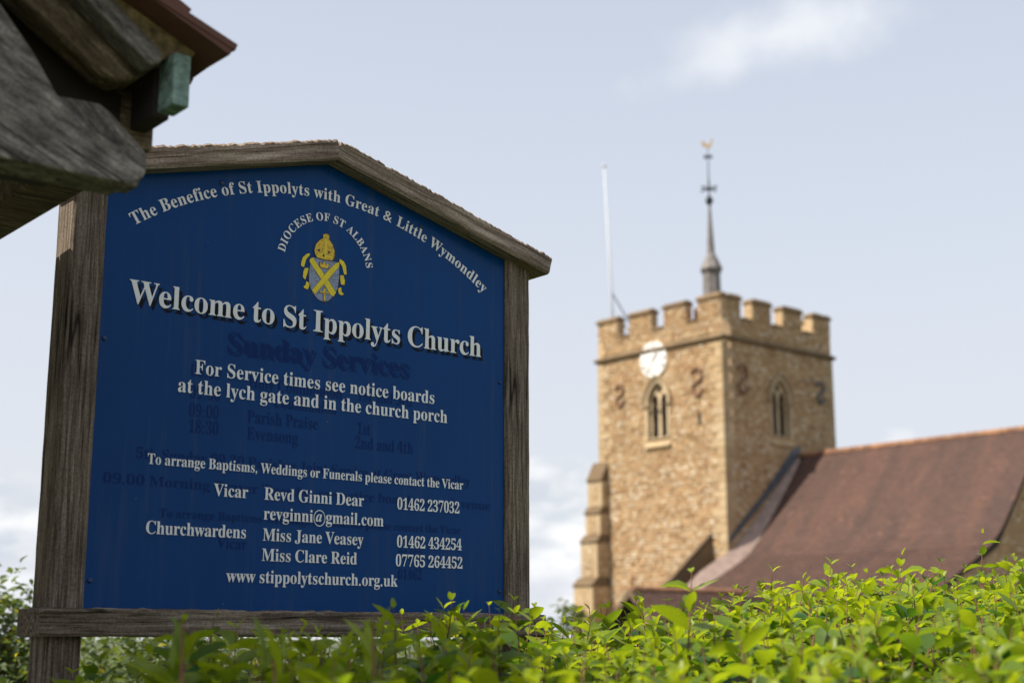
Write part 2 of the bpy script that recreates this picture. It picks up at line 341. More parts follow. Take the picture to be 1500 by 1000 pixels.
# ================================================================== CHURCH
# local frame: x = east (towards nave), y = north, origin at foot of the tower's south-east corner
CH = Vector((7.525, 50.0, 0.0)); CR = radians(-49.6)
def W(e, a, z=0.0): return Vector((CH.x + e*cos(CR) - a*sin(CR), CH.y + e*sin(CR) + a*cos(CR), z))
church = tag(empty('church', CH, CR), 'old stone parish church with battlemented clock tower and steep tiled nave', 'church')
def face(axis, off=0.0):
    """matrix: plate XY -> (along, up) on a wall face, Z -> outward"""
    if axis == 'S': return Matrix(((1,0,0,0),(0,0,-1,-off),(0,1,0,0),(0,0,0,1)))
    return Matrix(((0,0,1,off),(1,0,0,0),(0,1,0,0),(0,0,0,1)))           # east
def arch(u0, w, z0, spring, apex, n=7):
    """pointed arch outline"""
    h = w/2; rise = apex - spring; r = (rise*rise + h*h) / (2*h)
    pts = [(u0-h, z0), (u0+h, z0), (u0+h, spring)]
    for s_ in (1, -1):
        cxx = u0 + s_*(h - r)
        a1 = atan2(rise, (0 - s_*(h-r))) if s_ == 1 else None
        for k in range(1, n+1):
            t = k/n
            if s_ == 1:
                ang = t * atan2(rise, r-h); pts.append((cxx + r*cos(ang), spring + r*sin(ang)))
            else:
                ang = (1-t) * atan2(rise, r-h); pts.append((cxx - r*cos(ang), spring + r*sin(ang)))
    return pts[:-1] + [(u0-h, spring)]
def rubble(mb, fn, u0, u1, z0, z1, skip=None, rng=None, hmin=.075, hmax=.155, proud=.022):
    rng = rng or R; z = z0
    while z < z1 - .04:
        h = min(rng.uniform(hmin, hmax), z1 - z); u = u0 - rng.uniform(0, .1)
        while u < u1:
            w = rng.uniform(.09, .28); a, b_ = max(u, u0), min(u + w, u1); u += w
            if b_ - a < .05: continue
            um, zm = (a+b_)/2, z + h/2
            if skip and skip(um, zm, (b_-a)/2): continue
            g_ = .012; p = proud * rng.uniform(.4, 1.6); j = lambda: rng.uniform(-.014, .014)
            o4 = [(a+g_+j()*.5, z+g_+j()), (b_-g_+j()*.5, z+g_+j()), (b_-g_+j()*.5, z+h-g_+j()), (a+g_+j()*.5, z+h-g_+j())]
            ins = .02; cu, cz = um, zm
            i4 = [(x + (cu-x)*ins*4/max(b_-a, .1), y + (cz-y)*ins*3/h) for x, y in o4]
            vs = [fn(x, y, -.03) for x, y in o4] + [fn(x, y, p + rng.uniform(-.006, .006)) for x, y in i4]
            c = min(1, max(0, rng.gauss(.54, .24))) if rng.random() > .15 else rng.uniform(.9, 1)
            mb.add(vs, [(4,5,6,7), (0,1,5,4), (1,2,6,5), (2,3,7,6), (3,0,4,7)], c)
        z += h
fS = lambda u, z, o: (u, -o, z)
fE = lambda u, z, o: (o, u, z)
T = 6.4; TOP = 12.86
winS, winE = -3.22, 3.17
# --- tower walls
def wall_hole(u0): return arch(u0, 1.0, 8.75, 10.12, 10.86)
def plates():
    plate([[(-T,0),(0,0),(0,TOP),(-T,TOP)], wall_hole(winS)], .5, 'tower_wall', M['mortar'], church, face('S', -.27))
    plate([[(.5,0),(T-.5,0),(T-.5,TOP),(.5,TOP)], wall_hole(winE)], .5, 'tower_wall', M['mortar'], church, face('E', -.27))
    o = MB(); o.box(-T+.02, -T+.5, .52, T-.5, 0, TOP, .5); o.build('tower_wall', M['rubble'], church)
    o = MB(); o.box(-T+.02, -.02, T-.5, T-.02, 0, TOP, .5); o.build('tower_wall', M['rubble'], church)
plates()
cs = (-3.35, 11.73)
def skipS(u, z, hw):
    if u > -.3 - hw*.3 and z < 12.0 or u < -6.1: return True
    if abs(u-winS) < .66 + hw*.5 and 8.35 < z < 10.2: return True
    if z >= 10.2 and hypot((u-winS)/.66, (z-10.15)/.95) < 1: return True
    return 11.98 < z < 12.22
def skipE(u, z, hw):
    if u < .3 + hw*.3 and z < 12.0 or u > 6.1: return True
    if abs(u-winE) < .66 + hw*.5 and 8.35 < z < 10.2: return True
    if z >= 10.2 and hypot((u-winE)/.66, (z-10.15)/.95) < 1: return True
    return 11.98 < z < 12.22
mb = MB(); rubble(mb, fS, -T+.02, 0, .0, TOP, skipS); tag(mb.build('rubble_stonework', M['rubble'], church), kind='stuff')
mb = MB(); rubble(mb, fE, 0, T, 2.6, TOP, skipE); tag(mb.build('rubble_stonework', M['rubble'], church), kind='stuff')
# --- quoins
qi = 0; z = 0.0
while z < 11.9:
    h = .30 + .04*((qi*7) % 3 - 1); l1, l2 = (.62, .34) if qi % 2 else (.34, .62)
    h = min(h, 11.98 - z)
    for (xa, xb, ya, yb) in ((-l1, .018, -.018, l2), (-T-.018, -T+l2, -.018, l1), (-l2, .018, T-l1, T+.018)):
        q = MB(); q.box(xa, xb, ya, yb, z+.006, z+h-.006, R.uniform(.3, 1)); q.build('quoin', M['ashlar'], church, bevel=.012)
    z += h; qi += 1
# --- string course
mb = MB(); pr = [(0,0),(.05,0),(.13,.08),(.13,.13),(0,.22)]
def ringmould(mb, z0, prof, c=.5):
    cr = [(-T,0,-1,-1),(0,0,1,-1),(0,T,1,1),(-T,T,-1,1)]; vs = []
    for (x, y, sx, sy) in cr:
        for (o, zz) in prof: vs.append((x+sx*(o+.001), y+sy*(o+.001), z0+zz))
    k = len(prof); fs = []
    for i in range(4):
        for j in range(k-1):
            a = i*k+j; b_ = ((i+1) % 4)*k+j; fs.append((a, b_, b_+1, a+1))
    mb.add(vs, fs, c)
ringmould(mb, 11.99, pr, .2); mb.build('string_course', M['weathered_ashlar'], church)
# --- battlements: merlons and crenel sills on four sides
mer = [(0, 1.12), (1.74, 2.84), (3.5, 4.66), (5.3, 6.4)]
gaps = [(1.12, 1.74), (2.84, 3.5), (4.66, 5.3)]
TH = .38
def sidebox(side, u0, u1, d0, d1, z0, z1):
    """box on a side: u along from SE corner (S,E), d depth inward"""
    if side == 'S': return (-u1, -u0, d0, d1, z0, z1)
    if side == 'E': return (-d1, -d0, u0, u1, z0, z1)
    if side == 'N': return (-u1, -u0, T-d1, T-d0, z0, z1)
    return (-T+d0, -T+d1, u0, u1, z0, z1)
for side in 'SENW':
    for i, (a, b_) in enumerate(mer):
        a2, b2 = a, b_
        if side in 'EW':
            if i == 0: a2 = TH+.001
            if i == 3: b2 = T-TH-.001
        mm = MB(); mm.box(*sidebox(side, a2, b2, .02, TH, TOP-.001, 13.58), .5, 1)
        st = MB()
        rb = random.Random(side+str(i))
        if side == 'S': rubble(mm, fS, -b_, -a, TOP, 13.56, rng=rb)
        if side == 'E': rubble(mm, fE, a, b_, TOP, 13.56, rng=rb)
        mo = mm.build('merlon', [M['rubble'], M['mortar']], church)
        cp = MB(); bx = sidebox(side, a2 - (0 if (side in 'EW' and i == 0) else .04), b2 + (0 if (side in 'EW' and i == 3) else .04), -.06, TH+.05, 13.58, 13.67)
        cp.box(*bx, R.uniform(.1, .5))
        x0, x1, y0, y1 = bx[:4]; s1 = .14
        cp.add([(x0,y0,13.67),(x1,y0,13.67),(x1,y1,13.67),(x0,y1,13.67),(x0+s1*.4,y0+s1,13.77),(x1-s1*.4,y0+s1,13.77),(x1-s1*.4,y1-s1,13.77),(x0+s1*.4,y1-s1,13.77)],
               [(4,5,6,7),(0,1,5,4),(1,2,6,5),(2,3,7,6),(3,0,4,7)], R.uniform(.1, .5))
        cp.build('coping', M['weathered_ashlar'], mo)
    for a, b_ in gaps:
        cp = MB(); cp.box(*sidebox(side, a+.045, b_-.045, -.05, TH+.04, TOP+.0, TOP+.09), R.uniform(.1, .5)); cp.build('crenel_sill', M['weathered_ashlar'], church, bevel=.02)
mb = MB(); mb.box(-T+.45, -.45, .45, T-.45, 12.2, 12.45); mb.build('tower_roof', M['lead'], church)
mb = MB(); mb.box(-1.80, -1.02, .55, 1.25, 12.45, 13.52, .5); mb.build('stair_hatch', M['brick'], church, bevel=.02)
# --- belfry windows
def belfry(axis, u0):
    fm = lambda off: face(axis, off)
    w_ = plate([arch(u0, 1.26, 8.72, 10.12, 11.02), wall_hole(u0)], .14, 'belfry_window', M['ashlar'], church, fm(-.03))
    plate([arch(u0, 1.42, 9.98, 10.14, 11.13), arch(u0, 1.28, 9.97, 10.12, 11.035)], .10, 'hood_mould', M['weathered_ashlar'], w_, fm(.06))
    sides = []
    for s_ in (-1, 1):
        sides.append(arch(u0 + s_*.235, .34, 8.80, 10.14, 10.44, 4))
    loz = [(u0, 10.40), (u0+.13, 10.56), (u0, 10.76), (u0-.13, 10.56)]
    plate([arch(u0, 1.02, 8.74, 10.12, 10.88)] + sides + [loz], .08, 'tracery', M['ashlar'], w_, fm(-.15))
    f2 = fS if axis == 'S' else fE
    for s_ in (-1, 1):
        for k in range(11):
            zz = 8.84 + k*.135; l = MB(); a, b_ = u0+s_*.235-.20, u0+s_*.235+.20
            l.add([f2(a, zz, -.24), f2(b_, zz, -.24), f2(b_, zz+.10, -.38), f2(a, zz+.10, -.38), f2(a, zz+.02, -.24), f2(b_, zz+.02, -.24), f2(b_, zz+.12, -.38), f2(a, zz+.12, -.38)],
                  [(0,1,2,3),(4,7,6,5),(0,4,5,1),(2,6,7,3),(0,3,7,4),(1,5,6,2)])
            l.build('louvre', M['louvre'], w_)
    sl_ = MB(); a, b_ = u0-.66, u0+.66
    sl_.add([f2(a, 8.40, .0), f2(b_, 8.40, .0), f2(b_, 8.40, .10), f2(a, 8.40, .10), f2(a, 8.48, .10), f2(b_, 8.48, .10), f2(b_, 8.76, -.2), f2(a, 8.76, -.2), f2(a, 8.40, -.2), f2(b_, 8.40, -.2)],
            [(3,2,5,4),(4,5,6,7),(8,9,2,3),(8,3,4,7),(9,6,5,2)], .7)
    sl_.build('window_sill', M['ashlar'], w_)
belfry('S', winS); belfry('E', winE)
# --- clock
ck = MB(); seg = 48
def disc(mb, cu, cz, r, o0, o1, c=1, mi=0, seg=48):
    vs = [(cu + r*cos(2*pi*k/seg), -o, cz + r*sin(2*pi*k/seg)) for o in (o0, o1) for k in range(seg)]
    mb.add(vs, [tuple(range(seg, 2*seg)), tuple(range(seg-1, -1, -1))] + [(k, (k+1) % seg, seg+(k+1) % seg, seg+k) for k in range(seg)], c, mi)
disc(ck, cs[0], cs[1], .68, -.02, .07); clock = ck.build('clock_face', M['dial'], church)
def stroke(mb, p0, p1, w, o0, o1, c=1):
    d = Vector((p1[0]-p0[0], p1[1]-p0[1])); L_ = d.length; d /= L_; nrm_ = Vector((-d.y, d.x))*w/2
    q = [(p0[0]-nrm_.x, p0[1]-nrm_.y), (p1[0]-nrm_.x, p1[1]-nrm_.y), (p1[0]+nrm_.x, p1[1]+nrm_.y), (p0[0]+nrm_.x, p0[1]+nrm_.y)]
    mb.add([(x, -o0, y) for x, y in q] + [(x, -o1, y) for x, y in q], [(4,5,6,7),(0,1,5,4),(1,2,6,5),(2,3,7,6),(3,0,4,7)], c)
rom = ['XII','I','II','III','IIII','V','VI','VII','VIII','IX','X','XI']
numer = simple('clock_numeral_paint', (0.20, 0.18, 0.15), 0.6)
for k, s_ in enumerate(rom):
    a = pi/2 - 2*pi*k/12; nm = MB(); ux = Vector((sin(a), -cos(a))); uy = Vector((cos(a), sin(a))); wtot = sum({'I': .045, 'V': .09, 'X': .09}[c] for c in s_); x = -wtot/2
    def PT(x, y): v = Vector(cs) + uy*(.54+y) + ux*x; return (v.x, v.y)
    for c in s_:
        if c == 'I': stroke(nm, PT(x+.022, -.09), PT(x+.022, .09), .028, .06, .078); x += .045
        elif c == 'V': stroke(nm, PT(x+.01, .07), PT(x+.045, -.07), .02, .06, .078); stroke(nm, PT(x+.08, .07), PT(x+.045, -.07), .012, .06, .0785); x += .09
        else: stroke(nm, PT(x+.01, .07), PT(x+.08, -.07), .02, .06, .078); stroke(nm, PT(x+.08, .07), PT(x+.01, -.07), .012, .06, .0785); x += .09
    nm.build('numeral', numer, clock)
h_ = MB(); stroke(h_, (cs[0]+.10*sin(radians(210+180)), cs[1]+.10*cos(radians(210+180))), (cs[0]+.50*sin(radians(210)), cs[1]+.50*cos(radians(210))), .035, .08, .10); h_.build('minute_hand', numer, clock)
h_ = MB(); stroke(h_, (cs[0]-.08*sin(radians(47)), cs[1]-.08*cos(radians(47))), (cs[0]+.34*sin(radians(47)), cs[1]+.34*cos(radians(47))), .05, .082, .11); h_.build('hour_hand', numer, clock)
# --- S-shaped iron tie plates
def tie(axis, u, z, mat, h=1.05):
    f2 = fS if axis == 'S' else fE; p = []; r = h*.25
    for k in range(13):
        a = radians(160 - k*235/12); p.append((u + r*cos(a)*1.0, z + r + r*sin(a)))
    for k in range(1, 13):
        a = radians(80 + k*285/12); p.append((u + .02 + r*cos(a)*.85, z - r*.95 + r*.95*sin(a)))
    t = MB(); t.tube([f2(x, y, .05) for x, y in p], .05, 6); t.build('iron_tie_plate', mat, church, True)
tie('S', -5.2, 10.58, M['iron'], .85); tie('S', -1.22, 10.57, M['iron']); tie('E', 1.03, 10.62, M['iron']); tie('E', 5.55, 10.62, M['blueiron'], .8)
mb = MB(); mb.tube([(.04, 4.4, 11.0), (.04, 5.2, 11.02), (.04, 5.5, 10.95)], .012, 5); mb.build('cable', M['blueiron'], church)
mb = MB(); mb.box(-1.20, -1.09, -.03, .0, 9.0, 9.5); mb.build('putlog_slit_shade', M['dark'], church)  # dark block stands in for the shade inside the slit
# --- buttresses
bs = MB(); ba = MB()
stg = [(7.40, 6.38, .36, -6.70), (6.15, 5.32, .46, -6.74), (5.05, 3.72, .64, -6.82), (3.42, 0.0, .90, -6.95)]
for i, (zt, zb, d, xl) in enumerate(stg):
    ba.box(xl, -5.9, -d, .3, zb, zt, .75)
    pt, pd = ((8.12, .02) if i == 0 else (stg[i-1][1], stg[i-1][2]))
    ba.prism([(-pd, pt), (-d-.05, zt+.02), (-d-.05, zt-.04), (.3, zt-.04), (.3, pt)], 'x', xl-.03, -5.88, .05, 1)
bo = ba.build('buttress', [M['ashlar'], M['weathered_ashlar']], church, bevel=.015)
def fB(d, x0): return lambda u, z, o: (u, -d-o, z)
for (zt, zb, d, xl) in stg:
    rubble(bs, fB(d, 0), xl+.2, -6.1, zb, zt-.04); rubble(bs, (lambda u, z, o: (-5.9+o, u, z)), -d+.1, 0, zb, zt-.04)
tag(bs.build('rubble_stonework', M['rubble'], bo), kind='stuff')
b2_ = MB(); b2_.prism([(.1, 5.05), (-2.4, 3.12), (-2.4, 0), (.1, 0)], 'x', -.86, -.7, .1); b2o = b2_.build('buttress', M['weathered_ashlar'], church)  # dark tone puts the east face's shade into the stone colour
b2c = MB(); b2c.prism([(.0, 5.13), (-2.46, 3.22), (-2.46, 3.08), (.0, 5.03)], 'x', -.875, -.685, .0); b2c.build('sloping_coping', M['weathered_ashlar'], b2o)
# --- spirelet
CX, CY = -T/2, T/2
sp = MB(); sp.lathe([(.55, 12.4), (.40, 12.9), (.36, 15.55), (.40, 15.62), (.46, 15.72), (.44, 15.80), (.28, 16.15), (.165, 16.38), (.16, 16.5), (.05, 18.38)], CX, CY, 8, .5, pi/8)
spo = sp.build('spirelet', M['oldlead'], church)
bl = MB(); bl.lathe([(.02, 18.36), (.10, 18.44), (.165, 18.58), (.10, 18.72), (.03, 18.80)], CX, CY, 12); bl.build('ball_finial', M['darkiron'], spo, True)
rd = MB(); rd.tube([(CX, CY, 18.7), (CX, CY, 20.75)], [.035, .015], 6); rd.build('rod', M['darkiron'], spo)
def radial(z, L_, name, mat, w=.035, ball=.05):
    m_ = MB()
    for a in (0, pi/2):
        dx, dy = cos(a)*L_, sin(a)*L_; m_.tube([(CX-dx, CY-dy, z), (CX+dx, CY+dy, z)], w, 6)
        for s_ in (-1, 1): m_.lathe([(.0, z-ball), (ball, z), (.0, z+ball)], CX+s_*dx, CY+s_*dy, 6)
    m_.build(name, mat, spo)
radial(19.08, .36, 'cross_arm', M['darkiron'], .032, .07); radial(20.42, .17, 'compass_arm', M['darkiron'], .03, .06)
mb = MB(); mb.lathe([(.01, 18.95), (.09, 19.08), (.03, 19.22), (.05, 19.3), (.01, 19.5)], CX, CY, 8); mb.build('finial_boss', M['darkiron'], spo)
ckp = [(-.26, .03), (-.20, .22), (-.11, .12), (-.02, .02), (.08, .04), (.13, .15), (.12, .25), (.19, .28), (.22, .20), (.18, .10), (.14, -.06), (.02, -.12), (-.08, -.08), (-.17, -.02)]
plate([ckp], .03, 'weathercock', M['gold'], spo, Matrix.Translation((CX, CY, 20.9)) @ Matrix.Rotation(-CR, 4, 'Z') @ Matrix.Rotation(pi/2, 4, 'X'))
# --- nave
RA, RZ = 4.13, 8.12
prof = [(RA, RZ), (1.75, 5.43), (1.05, 4.68), (.45, 4.20), (-.35, 3.79), (-2.62, 2.72)]
E0, E1 = .30, 9.85
na = MB()
na.prism([(y_, z_-.03) for y_, z_ in prof] + [(-2.62, 2.55), (.9, 4.15), (RA, RZ-.25), (9.9, 1.9), (9.9, 2.15)], 'x', .02, E1, .5)
nroof = na.build('nave_roof', M['dark'], church)
tl = MB(); rt = random.Random(3)
def tiles(tl, p0, p1, e0, e1, fn=None, gauge=.105, tw=.168, rr=rt, flip=False):
    """plain tiles on a slope from p1 (eave) up to p0 (ridge); p = (y,z)"""
    d = Vector((p0[0]-p1[0], p0[1]-p1[1])); L_ = d.length; d /= L_; nn = Vector((-d.y, d.x)); nn = nn if nn.y > 0 else -nn
    rows = int(L_/gauge)
    for r_ in range(rows):
        s0 = r_*L_/rows; off = tw/2 if r_ % 2 else 0; e = e0 - off
        while e < e1:
            a, b_ = max(e+.002, e0), min(e+tw-.002, e1); e += tw
            if b_ - a < .03: continue
            tl_ = rr.uniform(-.004, .005); lift = .030 + tl_; k = rr.uniform(-.004, .004)
            q0 = Vector(p1) + d*(s0-.01+k) + nn*lift; q1 = Vector(p1) + d*(s0+gauge*1.25) + nn*(.008)
            q2 = q0 - nn*.014
            c = min(1, max(0, rr.gauss(.5, .16)))
            v = [(a, q0.x, q0.y), (b_, q0.x, q0.y+rr.uniform(-.003, .003)), (b_, q1.x, q1.y), (a, q1.x, q1.y), (a, q2.x, q2.y), (b_, q2.x, q2.y)]
            if fn: v = [fn(*x) for x in v]
            tl.add(v, [(0,1,2,3), (4,5,1,0), (4,0,3), (5,2,1)], c)
for i_ in range(len(prof)-1): tiles(tl, prof[i_], prof[i_+1], E0, E1+.08)
tag(tl.build('roof_tiles', M['tile'], nroof), kind='stuff')
for k in range(33):
    x0 = .02 + k*.298; r = MB(); n_ = 7
    vs = []
    for xx, rr_ in ((x0, .125), (x0+.292, .135)):
        for j in range(n_): a = radians(-15 + 210*j/(n_-1)); vs.append((xx, RA + rr_*cos(a), RZ - .03 + rr_*sin(a)))
    r.add(vs, [(j, j+1, n_+j+1, n_+j) for j in range(n_-1)] + [tuple(range(n_-1, -1, -1)), tuple(range(n_, 2*n_))], R.random())
    if x0 + .292 < E1 + .1: r.build('ridge_tile', M['ridge'], nroof)
# pale fillet of tiles swept up against the tower
A_ = [(3.98, 8.02), (3.3, 7.42), (1.8, 6.12), (.22, 4.84), (-1.4, 4.03), (-2.5, 3.15)]
def zr(a):
    for (a1, z1), (a0, z0) in zip(prof, prof[1:]):
        if a >= a0: return z0 + (a-a0)*(z1-z0)/(a1-a0)
    return prof[-1][1]
fl = MB(); SUB = 8; rows = []
for i in range(len(A_)-1):
    for k in range(SUB): t = k/SUB; rows.append((A_[i][0]+(A_[i+1][0]-A_[i][0])*t, A_[i][1]+(A_[i+1][1]-A_[i][1])*t))
rows.append(A_[-1]); rows = [(a_, zr(a_) + .05 + (z_-zr(a_))*.55) for a_, z_ in rows]
for i in range(len(rows)-1):
    (a0, z0), (a1, z1) = rows[i], rows[i+1]; w0 = .22 + .22*min(1, i/22); w1_ = .22 + .22*min(1, (i+1)/22)
    ba0, ba1 = a0 - .0, a1 - .0
    fl.add([(.03, a0, z0), (.03, a1, z1), (.03+w1_, ba1-.05, zr(ba1-.05)+.05), (.03+w0, ba0-.05, zr(ba0-.05)+.05)], [(0,1,2,3)], rt.random())
    fl.add([(.03, a0, z0), (.03, a0, z0-.9), (.03, a1, z1-.9), (.03, a1, z1)], [(0,1,2,3)], .3)
fl.build('swept_verge', M['cement'], church)
fl = MB(); fl.prism([(4.2, 8.5), (3.75, 8.3), (2.0, 6.6), (.08, 4.92), (.08, 4.74), (.3, 4.9), (2.0, 6.3), (4.2, 8.2)], 'x', .0, .055); fl.build('lead_flashing', M['lead'], church)
ws = MB(); ws.box(.35, 9.6, -2.3, -1.9, 0, 2.9, .5); ws.box(.0, .35, -2.3, .0, 0, 3.0, .5); ws.build('nave_wall', M['rubble'], church)
gw = MB(); gw.prism([(RA, RZ-.2), (.82, 4.2), (-2.3, 2.7), (-2.3, 0), (9.6, 0), (9.6, 2.1)], 'x', E1-.3, E1-.02, .35); gwo = gw.build('east_gable_wall', M['rubble'], church)
def skipG(u, z, hw): return z > (zr(u-hw) if u < RA else zr(2*RA-u-hw)) - .3
gs = MB(); rubble(gs, (lambda u, z, o: (E1-.02+o, u, z)), -2.2, 7.5, 0, 8, skipG, random.Random(9)); tag(gs.build('rubble_stonework', M['rubble'], gwo), kind='stuff')
# --- south porch (only its ridge shows over the hedge)
PE, PZ = 2.5, 2.93
po = MB(); po.prism([(PE, PZ-.04), (PE+1.6, PZ-1.64), (PE+1.6, PZ-1.72), (PE, PZ-.16), (PE-1.6, PZ-1.72), (PE-1.6, PZ-1.64)], 'y', -7.3, -2.2, .5)
porch = po.build('south_porch', M['dark'], church)
pt = MB()
tiles(pt, (PE, PZ), (PE+1.62, PZ-1.62), -7.3, -2.2, lambda e, y, z: (y, e, z)); tiles(pt, (PE, PZ), (PE-1.62, PZ-1.62), -7.3, -2.2, lambda e, y, z: (y, e, z))
tag(pt.build('roof_tiles', M['tile'], porch), kind='stuff')
for k in range(17):
    y0 = -7.32 + k*.3; r = MB(); vs = []
    for yy, rr_ in ((y0, .11), (y0+.294, .12)):
        for j in range(7): a = radians(-15 + 210*j/6); vs.append((PE + rr_*cos(a), yy, PZ - .03 + rr_*sin(a)))
    r.add(vs, [(j+1, j, 7+j, 7+j+1) for j in range(6)] + [tuple(range(7)), tuple(range(13, 6, -1))], R.random()); r.build('ridge_tile', M['ridge'], porch)
for s_ in (-1, 1):
    bb = MB(); bb.prism([(PE, PZ+.02), (PE+s_*1.7, PZ-1.68), (PE+s_*1.7, PZ-1.92), (PE, PZ-.22)], 'y', -7.40, -7.34); bb.build('bargeboard', M['gate_brown'], porch)
mb = MB(); mb.prism([(PE, PZ-.3), (PE+1.3, PZ-1.6), (PE+1.3, 0), (PE-1.3, 0), (PE-1.3, PZ-1.6)], 'y', -6.9, -6.7, .3); mb.build('porch_wall', M['rubble'], porch)
mb = MB(); mb.lathe([(.03, PZ), (.05, PZ+.2), (.09, PZ+.3), (.04, PZ+.38), (.01, PZ+.5)], PE, -7.25, 8); mb.build('finial', M['ridge'], porch, True)

# --- flagpole on the tower roof
base = W(-5.6, 1.5, 0); px = base.x - 1.10 + .1
fp = tag(empty('flagpole', (px, base.y, 12.45)), 'thin white flagpole on the tower roof beside the battlements', 'flagpole')
mb = MB(); mb.tube([(0, 0, 0), (-.06, 0, 2.4), (-.28, 0, 7.75)], [.05, .045, .03], 10); mb.build('pole', M['white'], fp, True)
mb = MB(); mb.lathe([(.02, 7.74), (.07, 7.80), (.07, 7.88), (.02, 7.94)], -.28, 0, 10); mb.build('truck', M['white'], fp, True)
mb = MB(); mb.tube([(-.06, 0, 2.55), (.66, 0, 1.25), (.95, 0, .1)], .028, 6); mb.build('brace', M['blueiron'], fp)

# ================================================================== SIGN
# local frame: x along the board, y away from the viewer, z up; origin under the board's lower left corner
SG = Vector((-0.96326, 3.25, 0.0)); SR = radians(90 - 50.66); BZ = 1.5194
sign = tag(empty('church_sign', SG, SR), 'blue church notice board in a weathered oak frame with a low gabled top', 'sign')
def timber(name, mat, parent, L_, w, h, M4, nseg=28, rough=.0022, seed=0, ch=.006, topdmg=0.0, taper=1.0):
    """squared timber along local X from 0..L_, centred in y,z; edges worn, ends sawn"""
    cs_ = [(-w/2+ch, -h/2), (w/2-ch, -h/2), (w/2, -h/2+ch), (w/2, 0), (w/2, h/2-ch), (w/2-ch, h/2), (0, h/2), (-w/2+ch, h/2), (-w/2, h/2-ch), (-w/2, 0), (-w/2, -h/2+ch)]
    k = len(cs_); vs = []
    for i in range(nseg+1):
        x = L_*i/nseg
        for j, (a, b_) in enumerate(cs_):
            v = Vector((x*14+seed*3.1, a*30+seed, b_*30)); nv = noise.noise_vector(v)
            r_ = rough
            dz = ((noise.noise(Vector((x*110+seed, a*20, 0))) + .7*noise.noise(Vector((x*41, a*9+seed, 2)))) * topdmg) if b_ > h/2-ch-1e-6 else 0
            vs.append((x + (0 if 0 < i < nseg else nv.x*rough*.6), a + nv.y*r_, b_ + nv.z*r_ + dz))
    fs = [tuple(range(k-1, -1, -1)), tuple(nseg*k+j for j in range(k))]
    for i in range(nseg):
        for j in range(k): fs.append((i*k+j, i*k+(j+1) % k, (i+1)*k+(j+1) % k, (i+1)*k+j))
    m_ = MB(); m_.add(vs, fs, .5); o = m_.build(name, mat, parent); o.matrix_basis = M4
    return o
def Tm(x, y, z, ang=0.0, axis='Y'): return Matrix.Translation((x, y, z)) @ Matrix.Rotation(ang, 4, axis)
UP = -pi/2
# posts: left face at x -.084..-.002 ; right 1.222..1.309
timber('post', M['sign_oak'], sign, 2.545, .084, .095, Tm(-.043, .0415, 0, UP) @ Matrix.Rotation(pi/2, 4, 'X'), 60, .0012, 1)
timber('post', M['sign_oak'], sign, 2.545, .088, .095, Tm(1.2655, .0415, 0, UP) @ Matrix.Rotation(pi/2, 4, 'X'), 60, .0012, 2)
# the board, a metal-faced panel recessed behind the posts
outl = [(0, -.012), (1.22, -.012), (1.22, 1.035), (.61, 1.195), (0, 1.035)]
bme = plate([outl], .012, 'board', M['board'], sign, Matrix(((1,0,0,0),(0,0,-1,.012),(0,1,0,BZ),(0,0,0,1))))
scr = simple('blue_painted_screw', (0.001, 0.02, 0.09), 0.4)
for (u, v) in ((.014, .62), (.014, .06), (1.206, .65), (1.206, .06), (.30, 1.06), (.92, 1.06)):
    m_ = MB(); seg = 10; ring = [(u + .0062*cos(2*pi*k/seg), v + BZ + .0062*sin(2*pi*k/seg)) for k in range(seg)]; dome = [(u + .0035*cos(2*pi*k/seg), v + BZ + .0035*sin(2*pi*k/seg)) for k in range(seg)]
    m_.add([(x, .006, z) for x, z in ring] + [(x, .0035, z) for x, z in ring] + [(x, .0022, z) for x, z in dome], [(k, (k+1) % seg, seg+(k+1) % seg, seg+k) for k in range(seg)] + [(seg+k, seg+(k+1) % seg, 2*seg+(k+1) % seg, 2*seg+k) for k in range(seg)] + [tuple(range(2*seg, 3*seg))])
    m_.build('screw', scr, sign)
# gable rails
GP = atan2(.1945, .738)
gL = .765
timber('gable_rail', M['gable_oak'], sign, gL, .135, .056, Tm(-.128, .0175, BZ+1.0105, -GP), 170, .0012, 5, topdmg=.0045)
timber('gable_rail', M['gable_oak'], sign, gL, .135, .056, Tm(.6135, .0175, BZ+1.2045, GP), 170, .0012, 9, topdmg=.0055)
timber('bottom_rail', M['sign_oak'], sign, 1.445, .13, .062, Tm(-.117, .0155, BZ-.0335), 90, .0016, 13, topdmg=.006)

